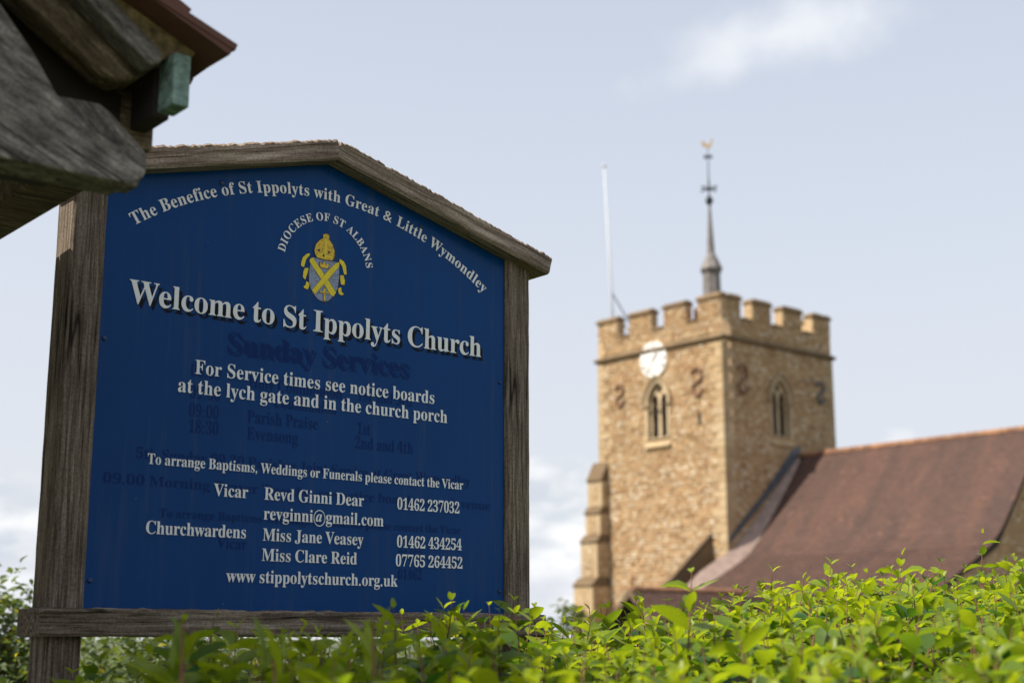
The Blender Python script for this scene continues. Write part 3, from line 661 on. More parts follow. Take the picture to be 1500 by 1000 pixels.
GL = {'0':[559,[[280,-10,223,-5,175,10,135,36,102,71,77,114,58,165,44,223,37,288,34,359,37,430,44,494,58,552,77,603,102,645,135,679,175,704,224,719,281,724,335,719,382,704,422,679,454,645,480,602,500,552,514,493,522,429,525,358,522,287,514,223,500,165,480,114,454,71,421,36,381,10,334,-5],[280,55,313,64,337,91,353,135,362,195,368,270,370,358,368,446,362,520,353,580,337,624,313,650,281,659,248,650,223,624,207,580,197,520,191,446,189,358,191,270,197,195,207,135,223,91,247,64]]],'1':[559,[[97,0,97,53,179,53,195,55,207,59,217,67,224,79,228,96,229,118,229,619,161,544,140,528,120,518,100,515,85,517,71,524,59,535,50,550,44,568,42,589,110,613,196,666,266,718,378,718,378,118,379,99,382,83,388,70,397,61,411,55,429,53,510,53,510,0]]],'2':[559,[[35,0,35,103,183,254,221,294,253,331,278,365,298,397,313,427,324,457,331,487,336,519,337,553,335,588,328,615,316,637,300,651,281,660,259,663,228,658,205,644,188,620,176,586,169,543,167,490,131,493,101,500,75,513,55,531,43,557,39,589,42,612,50,635,64,656,83,675,107,692,137,706,172,716,213,722,259,724,328,719,385,704,430,680,462,646,482,606,488,558,487,535,482,512,476,490,434,418,355,328,230,205,130,110,363,110,383,112,400,118,416,128,429,142,439,159,446,179,454,210,513,210,508,0]]],'3':[559,[[243,-10,196,-8,155,-2,121,7,92,19,68,34,51,52,38,70,31,90,28,110,31,133,39,153,54,168,71,179,91,186,113,188,117,149,128,117,147,92,172,74,202,64,236,60,257,61,278,66,297,73,314,84,329,99,342,118,351,142,357,172,359,207,355,243,341,274,319,301,288,322,250,334,204,338,142,338,142,400,208,400,248,405,280,418,304,441,321,470,332,506,335,547,333,580,326,609,314,632,298,649,277,660,252,663,230,661,212,653,198,641,187,624,178,605,173,583,166,508,128,510,96,518,70,530,51,547,40,569,36,597,42,631,61,661,92,687,135,708,190,720,257,724,323,719,380,705,426,682,460,649,481,609,488,561,483,519,468,481,444,449,412,421,376,398,335,381,416,355,442,340,465,321,485,300,501,273,510,242,513,206,511,168,503,133,491,104,474,78,453,56,430,37,403,22,374,10,343,1]]],'4':[559,[[180,0,180,53,208,53,230,54,249,59,266,66,279,78,287,98,290,125,290,186,13,186,13,247,297,714,436,714,436,252,540,252,540,186,436,186,436,125,439,98,447,78,460,66,477,59,496,54,518,53,531,53,531,0],[83,252,290,252,290,427,292,522,297,619,282,587,259,545,235,503,218,475]]],'5':[559,[[245,-10,198,-8,158,-2,125,8,98,20,76,35,60,53,49,71,42,91,40,111,42,132,50,150,62,163,78,172,98,178,120,180,131,124,139,106,151,91,165,78,183,68,205,62,230,60,251,62,272,66,291,75,308,86,323,103,336,124,345,150,351,182,353,220,349,266,337,303,318,332,291,352,257,364,217,368,154,363,106,350,60,368,92,714,470,714,475,532,418,532,410,566,397,594,389,600,378,603,364,604,156,604,140,419,188,430,250,434,322,428,384,410,436,381,475,339,498,285,506,220,503,179,496,143,483,111,465,84,445,60,421,41,394,24,366,12,336,2]]],'6':[559,[[293,-10,246,-6,202,6,163,27,128,55,99,93,76,139,59,193,48,257,45,330,47,384,53,436,62,485,76,530,94,572,115,610,140,643,170,671,204,694,242,710,284,721,330,724,370,722,405,717,434,709,457,697,476,684,490,668,499,651,505,633,507,614,504,594,495,576,480,560,458,546,427,539,387,536,382,596,362,646,351,656,338,663,321,665,284,657,253,635,227,597,207,544,193,479,186,401,240,427,264,433,292,437,324,438,381,432,429,414,470,384,500,342,518,292,524,231,518,164,498,106,466,57,420,20,363,-3],[296,56,320,60,340,74,357,96,369,127,376,169,379,221,376,270,368,310,355,340,336,360,314,373,287,377,269,375,249,370,230,362,186,329,190,242,201,172,219,121,241,85,267,63]]],'7':[559,[[165,0,431,605,168,605,138,599,119,582,110,554,104,504,44,504,49,714,526,714,526,665,250,0]]],'8':[559,[[273,-10,221,-7,175,2,136,16,103,35,76,58,56,86,42,116,33,148,30,182,34,223,48,258,71,288,100,314,136,338,177,361,140,385,109,412,85,440,67,471,57,505,53,542,55,573,63,602,75,631,93,656,117,679,148,698,186,712,232,721,285,724,350,719,403,702,445,675,474,639,492,597,498,549,494,512,482,480,462,454,434,431,402,409,363,387,417,358,460,328,491,297,512,264,525,228,529,189,522,131,499,82,462,43,411,13,348,-4],[302,421,324,436,342,453,356,472,365,494,370,520,372,551,362,606,353,622,343,637,331,649,316,658,299,664,279,666,254,662,233,652,216,634,204,611,196,584,194,554,197,522,206,495,222,474,243,455,270,438],[278,47,310,51,337,63,360,82,376,108,387,138,390,172,386,203,375,230,356,254,328,275,291,298,244,321,223,305,204,286,188,265,175,240,168,211,165,178,168,142,179,110,196,84,219,63,246,51]]],'9':[559,[[227,-10,190,-8,158,-3,131,7,109,19,92,33,79,49,70,67,65,85,63,103,64,117,68,129,75,140,84,149,97,156,112,160,123,132,137,106,154,84,175,67,201,56,232,53,290,71,332,126,360,216,373,343,357,325,338,309,316,295,291,284,263,277,231,275,177,281,130,299,90,328,59,369,41,420,35,482,38,528,47,570,62,609,84,642,110,671,142,694,178,710,219,721,264,724,311,720,354,708,393,689,428,661,457,625,482,580,500,526,510,462,514,388,512,334,507,283,498,234,485,187,468,145,448,107,422,73,393,44,359,21,320,4,276,-7],[274,347,296,349,316,355,334,366,349,379,362,395,373,414,369,492,360,553,344,600,323,631,299,651,270,657,244,652,221,638,204,615,190,582,183,539,180,488,186,426,204,382,233,356]]],'A':[650,[[-13,0,-13,27,5,29,21,35,35,45,48,60,60,82,73,111,307,694,334,693,572,129,612,51,625,38,641,30,660,27,660,0,341,0,341,27,386,32,413,45,422,68,406,121,376,197,154,197,117,105,113,88,111,72,119,47,143,32,184,27,190,27,190,0],[169,239,360,239,263,475]]],'B':[659,[[24,0,24,26,54,29,77,37,93,48,103,65,109,90,111,122,111,549,103,614,96,627,87,637,76,645,23,653,23,678,328,678,443,668,525,639,574,590,590,522,580,466,549,422,498,389,427,368,513,343,574,307,611,257,623,196,615,139,592,90,553,52,499,23,433,6,354,0],[271,375,280,375,328,378,365,389,392,406,410,431,420,467,424,514,421,555,414,589,401,614,382,632,356,642,322,646,302,645,288,640,280,633,275,621,272,604,271,582],[330,36,369,40,400,52,422,73,436,103,445,142,448,191,444,241,432,280,413,309,384,328,344,340,294,344,271,344,271,97,272,77,277,61,284,50,294,42,310,38]]],'C':[697,[[382,-16,318,-11,259,4,205,30,157,64,116,106,83,156,59,212,44,273,39,340,44,406,59,467,84,523,117,572,158,613,207,648,261,673,321,688,386,693,434,689,488,676,547,655,577,648,599,653,614,668,624,693,650,693,650,459,625,459,599,517,568,566,531,606,489,636,443,654,395,660,316,640,259,579,225,478,214,337,227,205,264,111,327,54,414,35,454,38,494,49,533,67,571,91,606,121,638,158,666,132,610,67,544,21,468,-7]]],'D':[738,[[30,0,30,26,58,29,79,35,94,44,103,59,108,81,110,111,110,557,108,592,101,618,91,635,74,645,51,651,22,653,22,678,330,678,415,673,488,656,551,628,604,590,644,541,674,483,691,416,697,339,675,191,608,85,496,21,340,0],[331,36,377,41,416,55,449,78,476,112,501,171,517,247,522,341,510,474,475,569,415,626,332,645,310,643,293,639,282,631,276,618,272,599,271,573,271,107,272,82,276,63,282,51,293,42,309,38]]],'E':[658,[[21,0,21,25,53,27,77,33,93,44,104,60,110,84,112,116,112,549,110,587,103,615,93,634,76,644,53,651,24,653,24,678,594,678,594,476,571,476,559,532,537,575,507,605,465,625,411,637,345,641,298,638,288,634,281,628,277,621,272,578,272,366,288,366,329,370,361,381,386,401,405,428,419,466,429,514,453,514,453,176,428,176,423,213,416,244,407,270,394,290,378,306,359,318,335,325,308,330,276,331,272,331,272,100,274,78,278,62,286,52,299,46,318,42,343,41,389,43,430,48,467,58,498,71,527,89,552,112,574,139,594,173,612,213,640,213,599,0]]],'F':[602,[[23,0,23,26,54,30,77,38,93,50,103,67,109,92,111,125,111,558,109,590,102,614,92,630,75,641,52,648,21,653,21,678,586,678,586,476,562,476,554,514,543,547,529,574,511,596,489,613,462,626,428,635,389,640,342,642,298,640,277,627,271,593,271,368,283,368,323,372,356,383,381,403,400,430,414,468,423,516,450,516,450,176,424,176,415,229,401,270,382,299,357,318,323,329,281,333,271,333,271,120,280,64,287,51,298,42,312,35,382,26,382,0]]],'G':[756,[[399,-15,330,-10,267,5,211,29,161,62,119,104,86,153,61,209,46,272,41,341,46,408,61,469,86,524,119,573,160,614,208,648,261,673,320,688,383,693,436,689,492,677,550,656,577,649,588,650,597,654,604,660,624,693,651,693,651,458,625,458,609,497,591,532,569,564,545,592,518,615,490,635,460,649,430,657,398,660,319,640,262,580,228,479,217,339,223,243,240,163,268,101,296,65,329,39,367,24,410,19,444,21,470,29,489,41,500,57,508,79,510,106,510,190,508,218,501,239,490,254,472,263,446,269,410,271,410,295,745,295,745,271,716,269,694,263,680,254,671,240,666,219,664,191,664,43,576,11,488,-9]]],'H':[779,[[23,0,23,26,54,29,77,36,93,47,103,64,109,88,111,120,111,564,109,593,103,615,93,631,77,642,54,649,24,653,24,678,360,678,360,653,304,643,293,637,284,629,278,618,271,564,271,373,509,373,509,564,502,618,497,629,488,637,477,643,420,653,420,678,755,678,755,653,724,649,701,642,686,632,677,616,671,594,669,564,669,120,671,90,677,66,687,49,702,37,725,29,755,26,755,0,420,0,420,26,450,29,474,36,490,46,501,62,507,86,509,120,509,329,271,329,271,120,273,88,279,64,289,47,305,36,329,29,360,26,360,0]]],'I':[388,[[20,0,20,26,50,31,74,38,91,48,103,63,110,84,112,112,112,576,110,603,104,623,94,637,78,645,53,650,20,653,20,678,364,678,364,653,332,650,308,645,292,637,281,623,274,603,272,576,272,115,279,66,285,55,294,46,307,39,366,26,366,0]]],'J':[492,[[162,-97,131,-95,103,-89,77,-80,53,-67,33,-52,17,-33,5,-12,-3,10,-5,34,-3,56,4,75,16,91,31,102,48,109,66,111,86,109,103,103,118,92,129,78,136,61,138,41,126,-2,114,-29,119,-46,133,-57,156,-60,178,-57,195,-50,207,-37,214,-19,219,4,220,32,220,546,212,609,205,622,195,633,182,641,118,653,118,678,468,678,468,653,412,642,401,634,392,624,387,612,380,546,380,132,366,32,326,-40,257,-83]]],'L':[635,[[23,0,23,26,54,29,77,36,93,47,103,64,109,88,111,120,111,564,109,594,103,617,93,633,77,643,54,650,24,653,24,678,372,678,372,653,310,646,297,640,287,631,280,620,271,564,271,123,276,70,281,59,288,52,298,47,348,41,393,43,434,49,469,59,499,74,527,93,551,119,572,149,591,187,609,230,636,230,598,0]]],'M':[944,[[21,0,21,26,51,29,75,36,92,47,103,63,110,87,112,118,112,569,105,619,99,629,90,637,79,644,22,653,22,678,275,678,472,212,669,678,919,678,919,653,890,649,868,641,853,630,842,614,836,592,834,563,834,127,841,64,847,51,855,41,866,35,918,26,918,0,589,0,589,26,644,37,655,44,664,53,670,66,677,124,677,594,429,0,402,0,157,579,157,119,159,85,166,60,178,44,196,34,220,28,252,26,252,0]]],'N':[735,[[600,-16,159,521,159,117,161,86,167,62,177,46,192,36,216,29,248,26,248,0,27,0,27,26,81,35,92,41,100,50,106,62,113,117,113,578,54,645,27,653,27,678,233,678,582,251,582,562,575,617,569,628,560,636,549,643,493,653,493,678,714,678,714,653,683,650,660,643,645,633,636,616,630,593,628,561,628,-16]]],'O':[782,[[388,-16,340,-13,294,-4,251,11,211,31,174,56,141,86,111,120,87,158,67,199,53,243,44,290,41,339,44,388,53,434,67,479,87,520,111,557,141,592,175,621,212,647,254,667,298,682,345,691,395,694,443,691,489,682,532,668,572,648,609,623,642,594,671,560,696,522,716,481,730,436,739,389,742,339,739,290,730,243,716,199,695,158,671,120,641,86,607,56,570,31,529,11,484,-4,437,-13],[394,18,469,38,522,98,554,199,565,339,560,436,544,516,518,579,482,624,438,651,387,660,312,640,259,580,227,479,216,339,221,243,237,163,264,100,300,54,343,27]]],'P':[622,[[23,0,23,26,54,29,77,36,93,47,103,64,109,88,111,120,111,564,109,593,103,615,93,631,77,642,54,649,24,653,24,678,318,678,395,675,456,668,500,655,532,638,558,617,580,592,596,563,606,530,609,494,602,441,581,396,546,358,497,329,435,312,360,306,271,306,271,120,273,88,279,64,289,47,305,36,329,29,360,26,360,0],[271,342,300,342,345,346,379,357,405,376,421,404,432,442,435,490,432,537,424,576,410,605,388,626,359,638,322,642,304,641,291,637,282,631,276,622,272,609,271,593]]],'R':[704,[[23,0,23,26,54,29,77,36,93,47,103,64,109,88,111,120,111,564,109,593,103,615,93,631,77,642,54,649,24,653,24,678,323,678,415,673,489,658,547,634,588,599,613,554,621,498,612,441,583,395,536,359,469,333,643,75,674,38,684,31,697,27,712,26,715,26,715,0,504,0,300,316,271,316,271,120,273,88,279,64,289,47,305,36,329,29,360,26,360,0],[271,348,303,348,350,352,388,364,417,385,436,414,448,452,452,500,445,562,423,607,386,633,334,642,311,641,293,636,282,629,276,617,272,599,271,574]]],'S':[581,[[64,-16,64,235,93,235,112,169,136,115,166,74,202,45,244,28,293,22,328,26,358,36,383,54,401,76,411,103,415,133,406,174,379,209,335,238,242,284,189,313,147,344,115,376,92,411,78,450,74,494,77,533,86,568,100,600,120,627,143,650,172,669,203,683,238,691,275,694,342,687,420,667,434,664,446,662,461,666,471,676,477,694,505,694,505,475,480,475,469,511,455,543,437,573,417,599,394,621,370,639,343,652,317,659,289,662,257,659,230,650,208,635,191,615,181,592,178,566,181,541,190,520,204,501,224,484,250,467,281,451,377,406,415,387,447,367,473,347,493,326,509,303,521,280,529,255,533,228,535,198,532,157,521,120,505,86,481,56,453,32,418,12,378,-3,334,-12,286,-15,236,-12,187,1,147,14,126,18,103,11,91,-16]]],'T':[630,[[137,0,137,26,169,28,194,35,212,46,223,63,230,88,232,120,232,645,222,645,173,640,131,625,97,601,71,567,53,524,43,473,16,473,16,678,611,678,611,472,586,472,568,548,531,602,475,634,400,645,392,645,392,120,394,87,401,62,412,45,429,34,454,28,488,26,488,0]]],'V':[637,[[316,-19,66,567,34,626,20,639,2,648,-21,653,-21,678,314,678,314,653,286,652,264,649,248,644,236,636,229,624,227,610,240,563,385,213,518,562,528,609,526,624,519,635,509,643,445,653,445,678,658,678,658,653,639,651,622,646,608,637,595,622,582,600,569,570,342,-19]]],'W':[910,[[254,-16,48,585,23,636,11,645,-4,651,-23,653,-23,678,269,678,269,653,223,643,215,635,211,625,209,611,220,555,332,228,448,525,426,594,418,615,409,630,398,640,384,646,365,650,341,653,341,678,654,678,654,653,616,649,593,635,585,613,594,575,706,247,805,550,817,605,815,621,810,633,801,641,788,647,771,651,749,653,749,678,929,678,929,653,911,648,897,639,885,627,856,565,664,-16,637,-16,470,460,283,-16]]],'a':[512,[[379,-15,346,-11,321,2,305,23,298,52,250,16,198,-6,142,-13,110,-10,82,0,60,17,43,39,33,65,30,94,37,135,59,172,95,203,146,230,213,257,296,283,296,359,294,385,288,405,278,421,264,431,244,438,220,440,184,436,162,426,155,408,169,382,177,369,181,356,183,344,181,327,174,313,164,301,149,291,133,286,115,284,96,286,80,292,67,303,57,316,51,333,49,352,52,375,60,395,73,415,92,432,114,446,141,458,171,467,205,472,241,474,305,470,356,457,392,435,416,404,431,363,436,313,436,93,439,59,453,51,477,62,490,41,456,10,419,-9],[225,50,259,61,296,94,296,252,244,234,206,206,184,170,176,125,181,83,198,58]]],'b':[537,[[64,-17,64,578,63,606,60,626,55,638,46,646,31,651,12,654,12,678,206,678,206,415,241,448,282,467,329,474,363,471,394,461,423,445,448,423,469,397,486,365,499,329,506,290,509,247,506,198,496,153,481,112,459,75,433,44,402,19,366,0,328,-11,286,-15,242,-9,198,10,156,42,79,-17],[272,21,304,27,328,44,345,73,356,115,363,170,365,238,363,294,356,339,344,374,327,398,304,412,274,417,259,415,245,410,231,402,219,390,211,376,206,360,206,102,210,67,223,41,243,26]]],'c':[437,[[232,-15,195,-12,161,-1,129,16,100,39,76,68,56,101,41,139,32,179,29,223,32,270,43,313,60,353,82,388,110,417,143,442,179,460,218,471,260,475,305,472,342,461,373,444,395,421,409,395,413,365,411,348,406,333,397,321,384,311,369,306,352,304,326,308,307,321,296,343,292,373,293,389,294,404,289,425,275,438,252,442,215,432,188,401,172,350,167,279,171,212,183,157,204,114,232,82,265,63,304,57,339,63,372,79,404,107,424,90,384,44,339,11,288,-8]]],'d':[551,[[208,-15,175,-12,144,-1,116,16,90,38,69,66,52,99,39,136,32,176,29,219,32,268,40,313,54,354,72,389,94,419,121,443,151,460,183,471,217,474,261,468,299,449,332,417,332,597,330,616,325,630,316,641,303,648,285,652,262,654,262,678,475,678,475,112,476,90,479,73,484,61,492,52,506,45,526,41,526,16,469,13,404,2,332,-15,332,58,300,17,258,-7],[255,42,270,44,285,51,301,62,314,76,325,93,332,113,332,360,327,376,319,390,307,402,292,411,276,416,259,418,231,413,209,397,194,372,183,335,177,287,175,228,177,171,183,123,193,87,208,62,229,47]]],'e':[448,[[229,-15,192,-12,157,-1,126,16,98,39,74,68,55,102,41,142,32,186,29,234,32,279,41,320,56,358,76,391,101,420,130,443,162,460,197,471,234,474,287,468,333,449,371,417,399,374,415,321,421,258,421,247,174,247,182,167,206,109,244,75,297,63,335,70,370,92,402,128,424,108,384,54,339,16,287,-7],[173,286,300,286,300,320,299,358,294,389,288,413,277,429,261,439,240,442,211,433,190,407,177,364,173,303]]],'f':[318,[[22,0,22,24,59,33,74,52,78,109,78,412,24,412,24,462,78,462,78,526,83,575,99,616,126,649,162,673,206,687,259,692,298,689,331,679,357,664,376,643,388,620,392,595,390,575,384,559,375,546,363,537,349,531,334,529,317,531,303,535,291,544,282,554,277,567,275,582,287,626,292,635,294,644,291,653,282,658,268,660,250,658,237,651,229,640,220,581,220,462,303,462,303,412,220,412,220,97,222,70,227,51,235,38,249,30,269,26,297,24,297,0]]],'g':[487,[[217,-209,158,-206,109,-197,71,-181,43,-160,27,-137,21,-111,30,-81,57,-57,102,-38,65,-15,42,13,35,45,38,69,47,90,63,110,85,128,115,146,152,164,100,190,63,224,40,266,33,316,36,346,45,374,59,399,79,420,102,439,131,454,162,465,197,472,234,474,273,472,310,465,347,453,472,453,472,399,399,399,418,369,430,337,434,303,431,275,424,249,411,225,394,204,373,186,348,172,320,161,289,155,256,153,234,154,211,155,195,153,180,149,168,141,158,130,152,119,150,106,157,88,177,77,210,73,261,73,310,72,351,67,386,60,413,50,435,36,451,19,461,-2,468,-26,470,-55,463,-100,441,-137,406,-168,356,-191,293,-204],[234,185,256,189,272,199,284,217,291,242,296,274,297,314,296,354,291,386,284,411,272,428,256,439,234,442,213,439,196,428,185,411,176,386,172,354,170,314,172,274,176,242,185,217,196,199,213,189],[239,-173,306,-168,354,-154,382,-131,392,-98,390,-82,383,-70,371,-62,354,-56,332,-52,305,-51,144,-51,125,-68,113,-87,109,-108,113,-125,123,-140,141,-154,166,-165,198,-171]]],'h':[567,[[27,0,27,24,44,26,58,31,67,38,73,49,77,64,78,83,78,594,77,613,74,628,68,639,59,647,46,652,28,655,28,678,220,678,220,397,261,440,308,465,362,474,419,464,460,434,484,385,492,315,492,83,493,64,496,49,502,39,511,31,524,26,541,24,541,0,301,0,301,24,308,24,331,31,345,50,350,83,350,323,341,384,333,395,320,402,302,404,272,398,245,380,220,350,220,83,221,64,224,49,230,39,238,31,251,26,268,24,268,0]]],'i':[295,[[150,539,130,541,112,549,97,561,85,576,77,594,75,614,77,634,85,652,97,668,112,680,130,688,150,690,170,688,188,680,204,668,215,652,223,634,225,614,223,594,215,576,203,561,187,549,170,541],[27,0,27,24,45,26,58,31,68,38,73,48,77,63,78,83,78,375,77,397,74,413,70,424,61,431,48,435,30,437,31,462,221,462,221,83,222,64,225,50,230,39,238,32,251,27,268,24,268,0]]],'k':[534,[[26,0,26,24,44,27,58,31,68,39,73,49,77,64,78,83,78,592,70,640,62,647,49,652,30,654,31,678,220,678,220,251,338,369,352,385,360,400,363,414,357,427,340,434,311,437,306,437,306,462,514,462,514,437,477,430,442,413,409,387,331,311,515,51,528,36,543,27,560,24,560,0,314,0,314,24,323,24,341,27,352,34,356,47,345,73,242,219,220,200,220,83,221,64,224,50,230,39,238,32,251,27,268,24,268,0]]],'l':[297,[[27,0,27,24,45,26,58,31,68,38,73,48,77,63,78,83,78,592,70,639,62,647,49,652,30,654,30,678,221,678,221,83,222,64,225,50,230,39,238,32,251,27,268,24,268,0]]],'m':[825,[[27,0,27,24,44,26,58,31,67,38,73,49,77,64,78,83,78,377,77,396,74,411,68,423,59,431,46,436,28,438,28,462,218,462,218,394,258,438,303,465,353,474,399,469,435,453,461,426,477,389,519,436,567,465,622,474,678,464,718,434,742,385,750,315,750,83,751,64,754,49,760,39,768,31,781,26,798,24,798,0,562,0,562,24,579,26,591,31,600,39,606,50,609,65,610,83,610,323,601,384,593,395,580,402,562,404,534,398,507,381,483,353,483,83,484,65,487,50,493,39,501,31,513,26,530,24,530,0,297,0,297,24,314,26,326,31,335,39,341,50,344,65,345,83,345,323,336,384,328,395,315,402,297,404,267,398,241,380,218,350,218,83,219,65,222,50,227,40,235,32,247,27,264,24,264,0]]],'n':[567,[[27,0,27,24,44,26,58,31,67,38,73,49,77,64,78,83,78,377,77,396,74,411,68,423,59,431,46,436,28,438,28,462,220,462,220,398,260,440,308,466,362,474,419,464,460,434,484,385,492,315,492,83,493,64,496,49,502,39,511,31,524,26,541,24,541,0,301,0,301,24,308,24,331,31,345,50,350,83,350,323,341,384,333,395,320,402,302,404,272,398,245,380,220,350,220,83,221,64,224,49,230,39,238,31,251,26,268,24,268,0]]],'o':[501,[[251,-15,209,-11,170,-1,135,17,103,41,77,70,56,105,40,143,31,185,28,229,31,275,40,317,56,356,77,390,103,419,135,443,170,460,208,471,250,474,292,471,330,460,365,443,396,420,422,391,444,357,459,318,469,276,472,229,469,183,459,141,444,102,422,68,396,39,366,16,331,-1,293,-12],[251,17,276,22,296,35,311,58,324,121,327,229,325,307,319,365,309,403,295,426,275,440,251,445,225,440,205,426,191,403,182,365,176,307,174,230,178,122,191,58,206,35,226,22]]],'p':[553,[[26,-207,26,-184,60,-175,75,-150,78,-95,78,362,77,389,74,409,69,422,61,429,47,435,29,439,29,462,213,462,213,391,238,428,268,454,303,470,343,475,377,472,408,461,436,444,461,421,482,393,499,360,511,322,519,282,521,238,518,191,511,148,498,108,481,72,459,42,434,18,404,-1,373,-11,338,-15,292,-8,253,13,220,48,220,-86,226,-147,231,-159,239,-169,249,-175,294,-183,294,-207],[291,42,319,47,340,62,356,88,367,125,374,172,376,230,374,286,368,332,359,369,345,394,324,409,296,414,267,407,242,386,220,350,220,102,238,69,262,49]]],'r':[428,[[27,0,27,24,45,26,58,31,68,38,73,48,77,63,78,83,78,375,77,397,74,414,69,425,61,431,48,435,30,437,31,462,217,462,217,375,235,405,256,429,279,449,302,463,325,471,347,474,373,472,394,464,410,453,422,437,429,418,431,396,429,378,423,362,414,349,401,339,386,333,369,331,353,332,340,337,331,344,308,372,301,380,292,385,281,387,267,384,254,375,241,360,230,339,224,315,222,286,222,83,224,63,228,48,237,38,249,31,269,26,294,24,294,0]]],'s':[429,[[225,-15,197,-12,164,-5,129,9,109,13,95,10,84,1,76,-13,53,-13,53,157,79,157,91,118,107,85,129,58,154,38,181,26,209,22,232,24,251,30,266,40,277,53,284,68,286,87,280,113,262,136,232,156,159,193,127,211,101,231,81,252,67,275,58,300,55,328,60,368,73,403,97,433,128,456,165,470,210,475,247,471,296,458,307,456,317,454,327,456,336,463,343,475,363,475,363,330,340,330,328,363,312,391,293,413,271,428,247,438,222,441,202,439,186,434,173,426,164,414,158,401,156,386,158,371,163,358,172,346,218,315,285,282,316,265,341,246,360,226,373,202,380,174,383,141,378,96,364,58,340,27,307,4,269,-10]]],'t':[340,[[184,-14,148,-11,119,-1,98,16,84,39,75,69,72,106,72,415,30,415,30,446,131,550,192,631,215,631,215,462,309,462,309,415,215,415,215,122,223,76,229,67,238,62,250,60,272,66,291,83,307,111,331,98,305,49,271,14,231,-7]]],'u':[558,[[195,-15,153,-11,121,3,97,26,81,57,71,96,68,144,68,369,67,390,64,407,59,421,50,430,36,436,17,438,17,462,211,462,211,110,213,94,217,80,225,69,235,60,248,55,263,53,292,58,318,73,340,98,340,369,339,392,335,409,329,422,319,430,303,436,282,438,282,462,482,462,482,104,483,84,487,68,493,58,503,51,517,46,536,44,536,19,478,15,412,4,340,-15,340,60,322,38,301,20,277,5,251,-6,224,-13]]],'v':[456,[[212,-15,57,369,33,419,24,428,12,435,-4,437,-4,462,244,462,244,438,232,438,210,435,196,426,192,411,194,399,275,182,351,376,359,405,353,423,334,434,303,438,303,462,454,462,454,439,437,434,424,426,414,415,387,362,238,-15]]],'w':[647,[[182,-15,25,394,9,424,-16,437,-16,462,206,462,206,437,178,431,170,411,172,396,178,376,248,189,314,350,299,396,282,430,250,439,250,462,481,462,481,437,458,433,445,425,440,411,441,401,443,390,500,210,569,381,576,410,575,418,571,425,566,430,530,439,530,462,663,462,663,439,650,437,640,432,633,424,613,384,453,-15,430,-15,332,293,208,-15]]],'y':[447,[[78,-209,54,-206,33,-199,15,-186,1,-169,-7,-149,-10,-125,-8,-108,-2,-93,7,-79,20,-68,35,-61,53,-59,69,-61,83,-65,95,-73,104,-84,109,-98,111,-113,111,-121,110,-130,112,-139,118,-145,128,-147,140,-143,154,-131,170,-110,193,-66,209,-7,54,373,37,410,23,428,-5,437,-7,437,-7,462,241,462,241,437,202,431,196,426,192,419,191,409,193,397,198,382,276,177,343,359,352,387,354,408,353,418,348,426,342,431,302,437,302,462,446,462,446,437,433,435,422,429,413,418,386,361,241,-36,193,-143,176,-165,160,-182,142,-195,123,-203,102,-207]]],'@a':[0,[[79,-13,49,-9,23,2,2,21,-15,45,-25,75,-28,109,-26,145,-19,181,-8,219,8,256,26,292,48,327,71,359,97,387,125,411,167,439,208,455,246,461,281,454,306,432,319,395,335,451,442,451,359,161,345,110,340,83,342,70,347,63,355,60,374,68,397,91,424,130,446,116,408,60,370,19,331,-5,293,-13,259,-6,238,15,231,51,234,78,241,112,216,74,191,42,166,18,139,1,110,-10],[138,61,153,63,169,71,184,83,227,141,263,219,287,301,295,369,291,396,278,413,256,418,241,415,226,407,210,393,163,326,123,237,104,172,97,120,102,87,115,68]]],'&s':[625,[[495,339,476,302,450,262,422,229,326,339,383,384,422,429,444,473,451,521,439,579,405,626,353,658,287,669,215,658,160,626,124,577,112,512,123,455,151,401,189,354,124,311,73,264,40,211,28,153,42,89,79,38,134,4,200,-9,248,-4,299,13,355,45,416,93,494,0,620,0,482,160,529,220,567,281,593,339],[356,161,308,119,260,91,210,81,169,91,139,117,126,153,134,190,157,223,194,255,245,289],[208,521,218,554,244,577,282,586,313,581,338,566,354,544,360,516,353,482,327,446,271,405,242,438,218,478]]]}
GL['.'] = [250, [[60,-10,95,-22,135,-22,165,-5,180,30,178,70,160,100,125,115,90,110,60,90,45,55,45,20]]]
GL[','] = [250, [[60,95,95,118,140,112,175,80,182,30,165,-30,125,-85,70,-125,60,-108,100,-70,115,-20,100,-12,65,-5,45,30,45,65]]]
GL[':'] = [333, [GL['.'][1][0], [v+(330 if i % 2 else 0) for i, v in enumerate(GL['.'][1][0])]]]
_c = []
for r_, n_ in ((430, 40), (385, 40)):
    _c.append([int(v) for k in range(n_) for v in (455+r_*cos(2*pi*k/n_), 250+r_*1.08*sin(2*pi*k/n_))])
GL['@'] = [910, _c + [[int(215+v*.95) if i % 2 == 0 else int(60+v*.9) for i, v in enumerate(o)] for o in GL['@a'][1]]]
GL['&'] = [800, [[int(v*1.12)+20 if i % 2 == 0 else int(v*.93) for i, v in enumerate(o)] for o in GL['&s'][1]]]
def layout(s, track=0):
    x = 0; out = []
    for ch in s:
        if ch == ' ': x += 250 + track; continue
        w_, ol = GL[ch]; out.append((ch, x, w_, ol)); x += w_ + track
    return out, x - track
def text_outlines(s, u0, u1, v, cap, track=0):
    gl, tot = layout(s, track); sx = (u1-u0)/tot; sy = cap/676.0; res = []
    for ch, x, w_, ol in gl:
        for o in ol: res.append([(u0 + (x+o[i])*sx, v + o[i+1]*sy) for i in range(0, len(o), 2)])
    return res
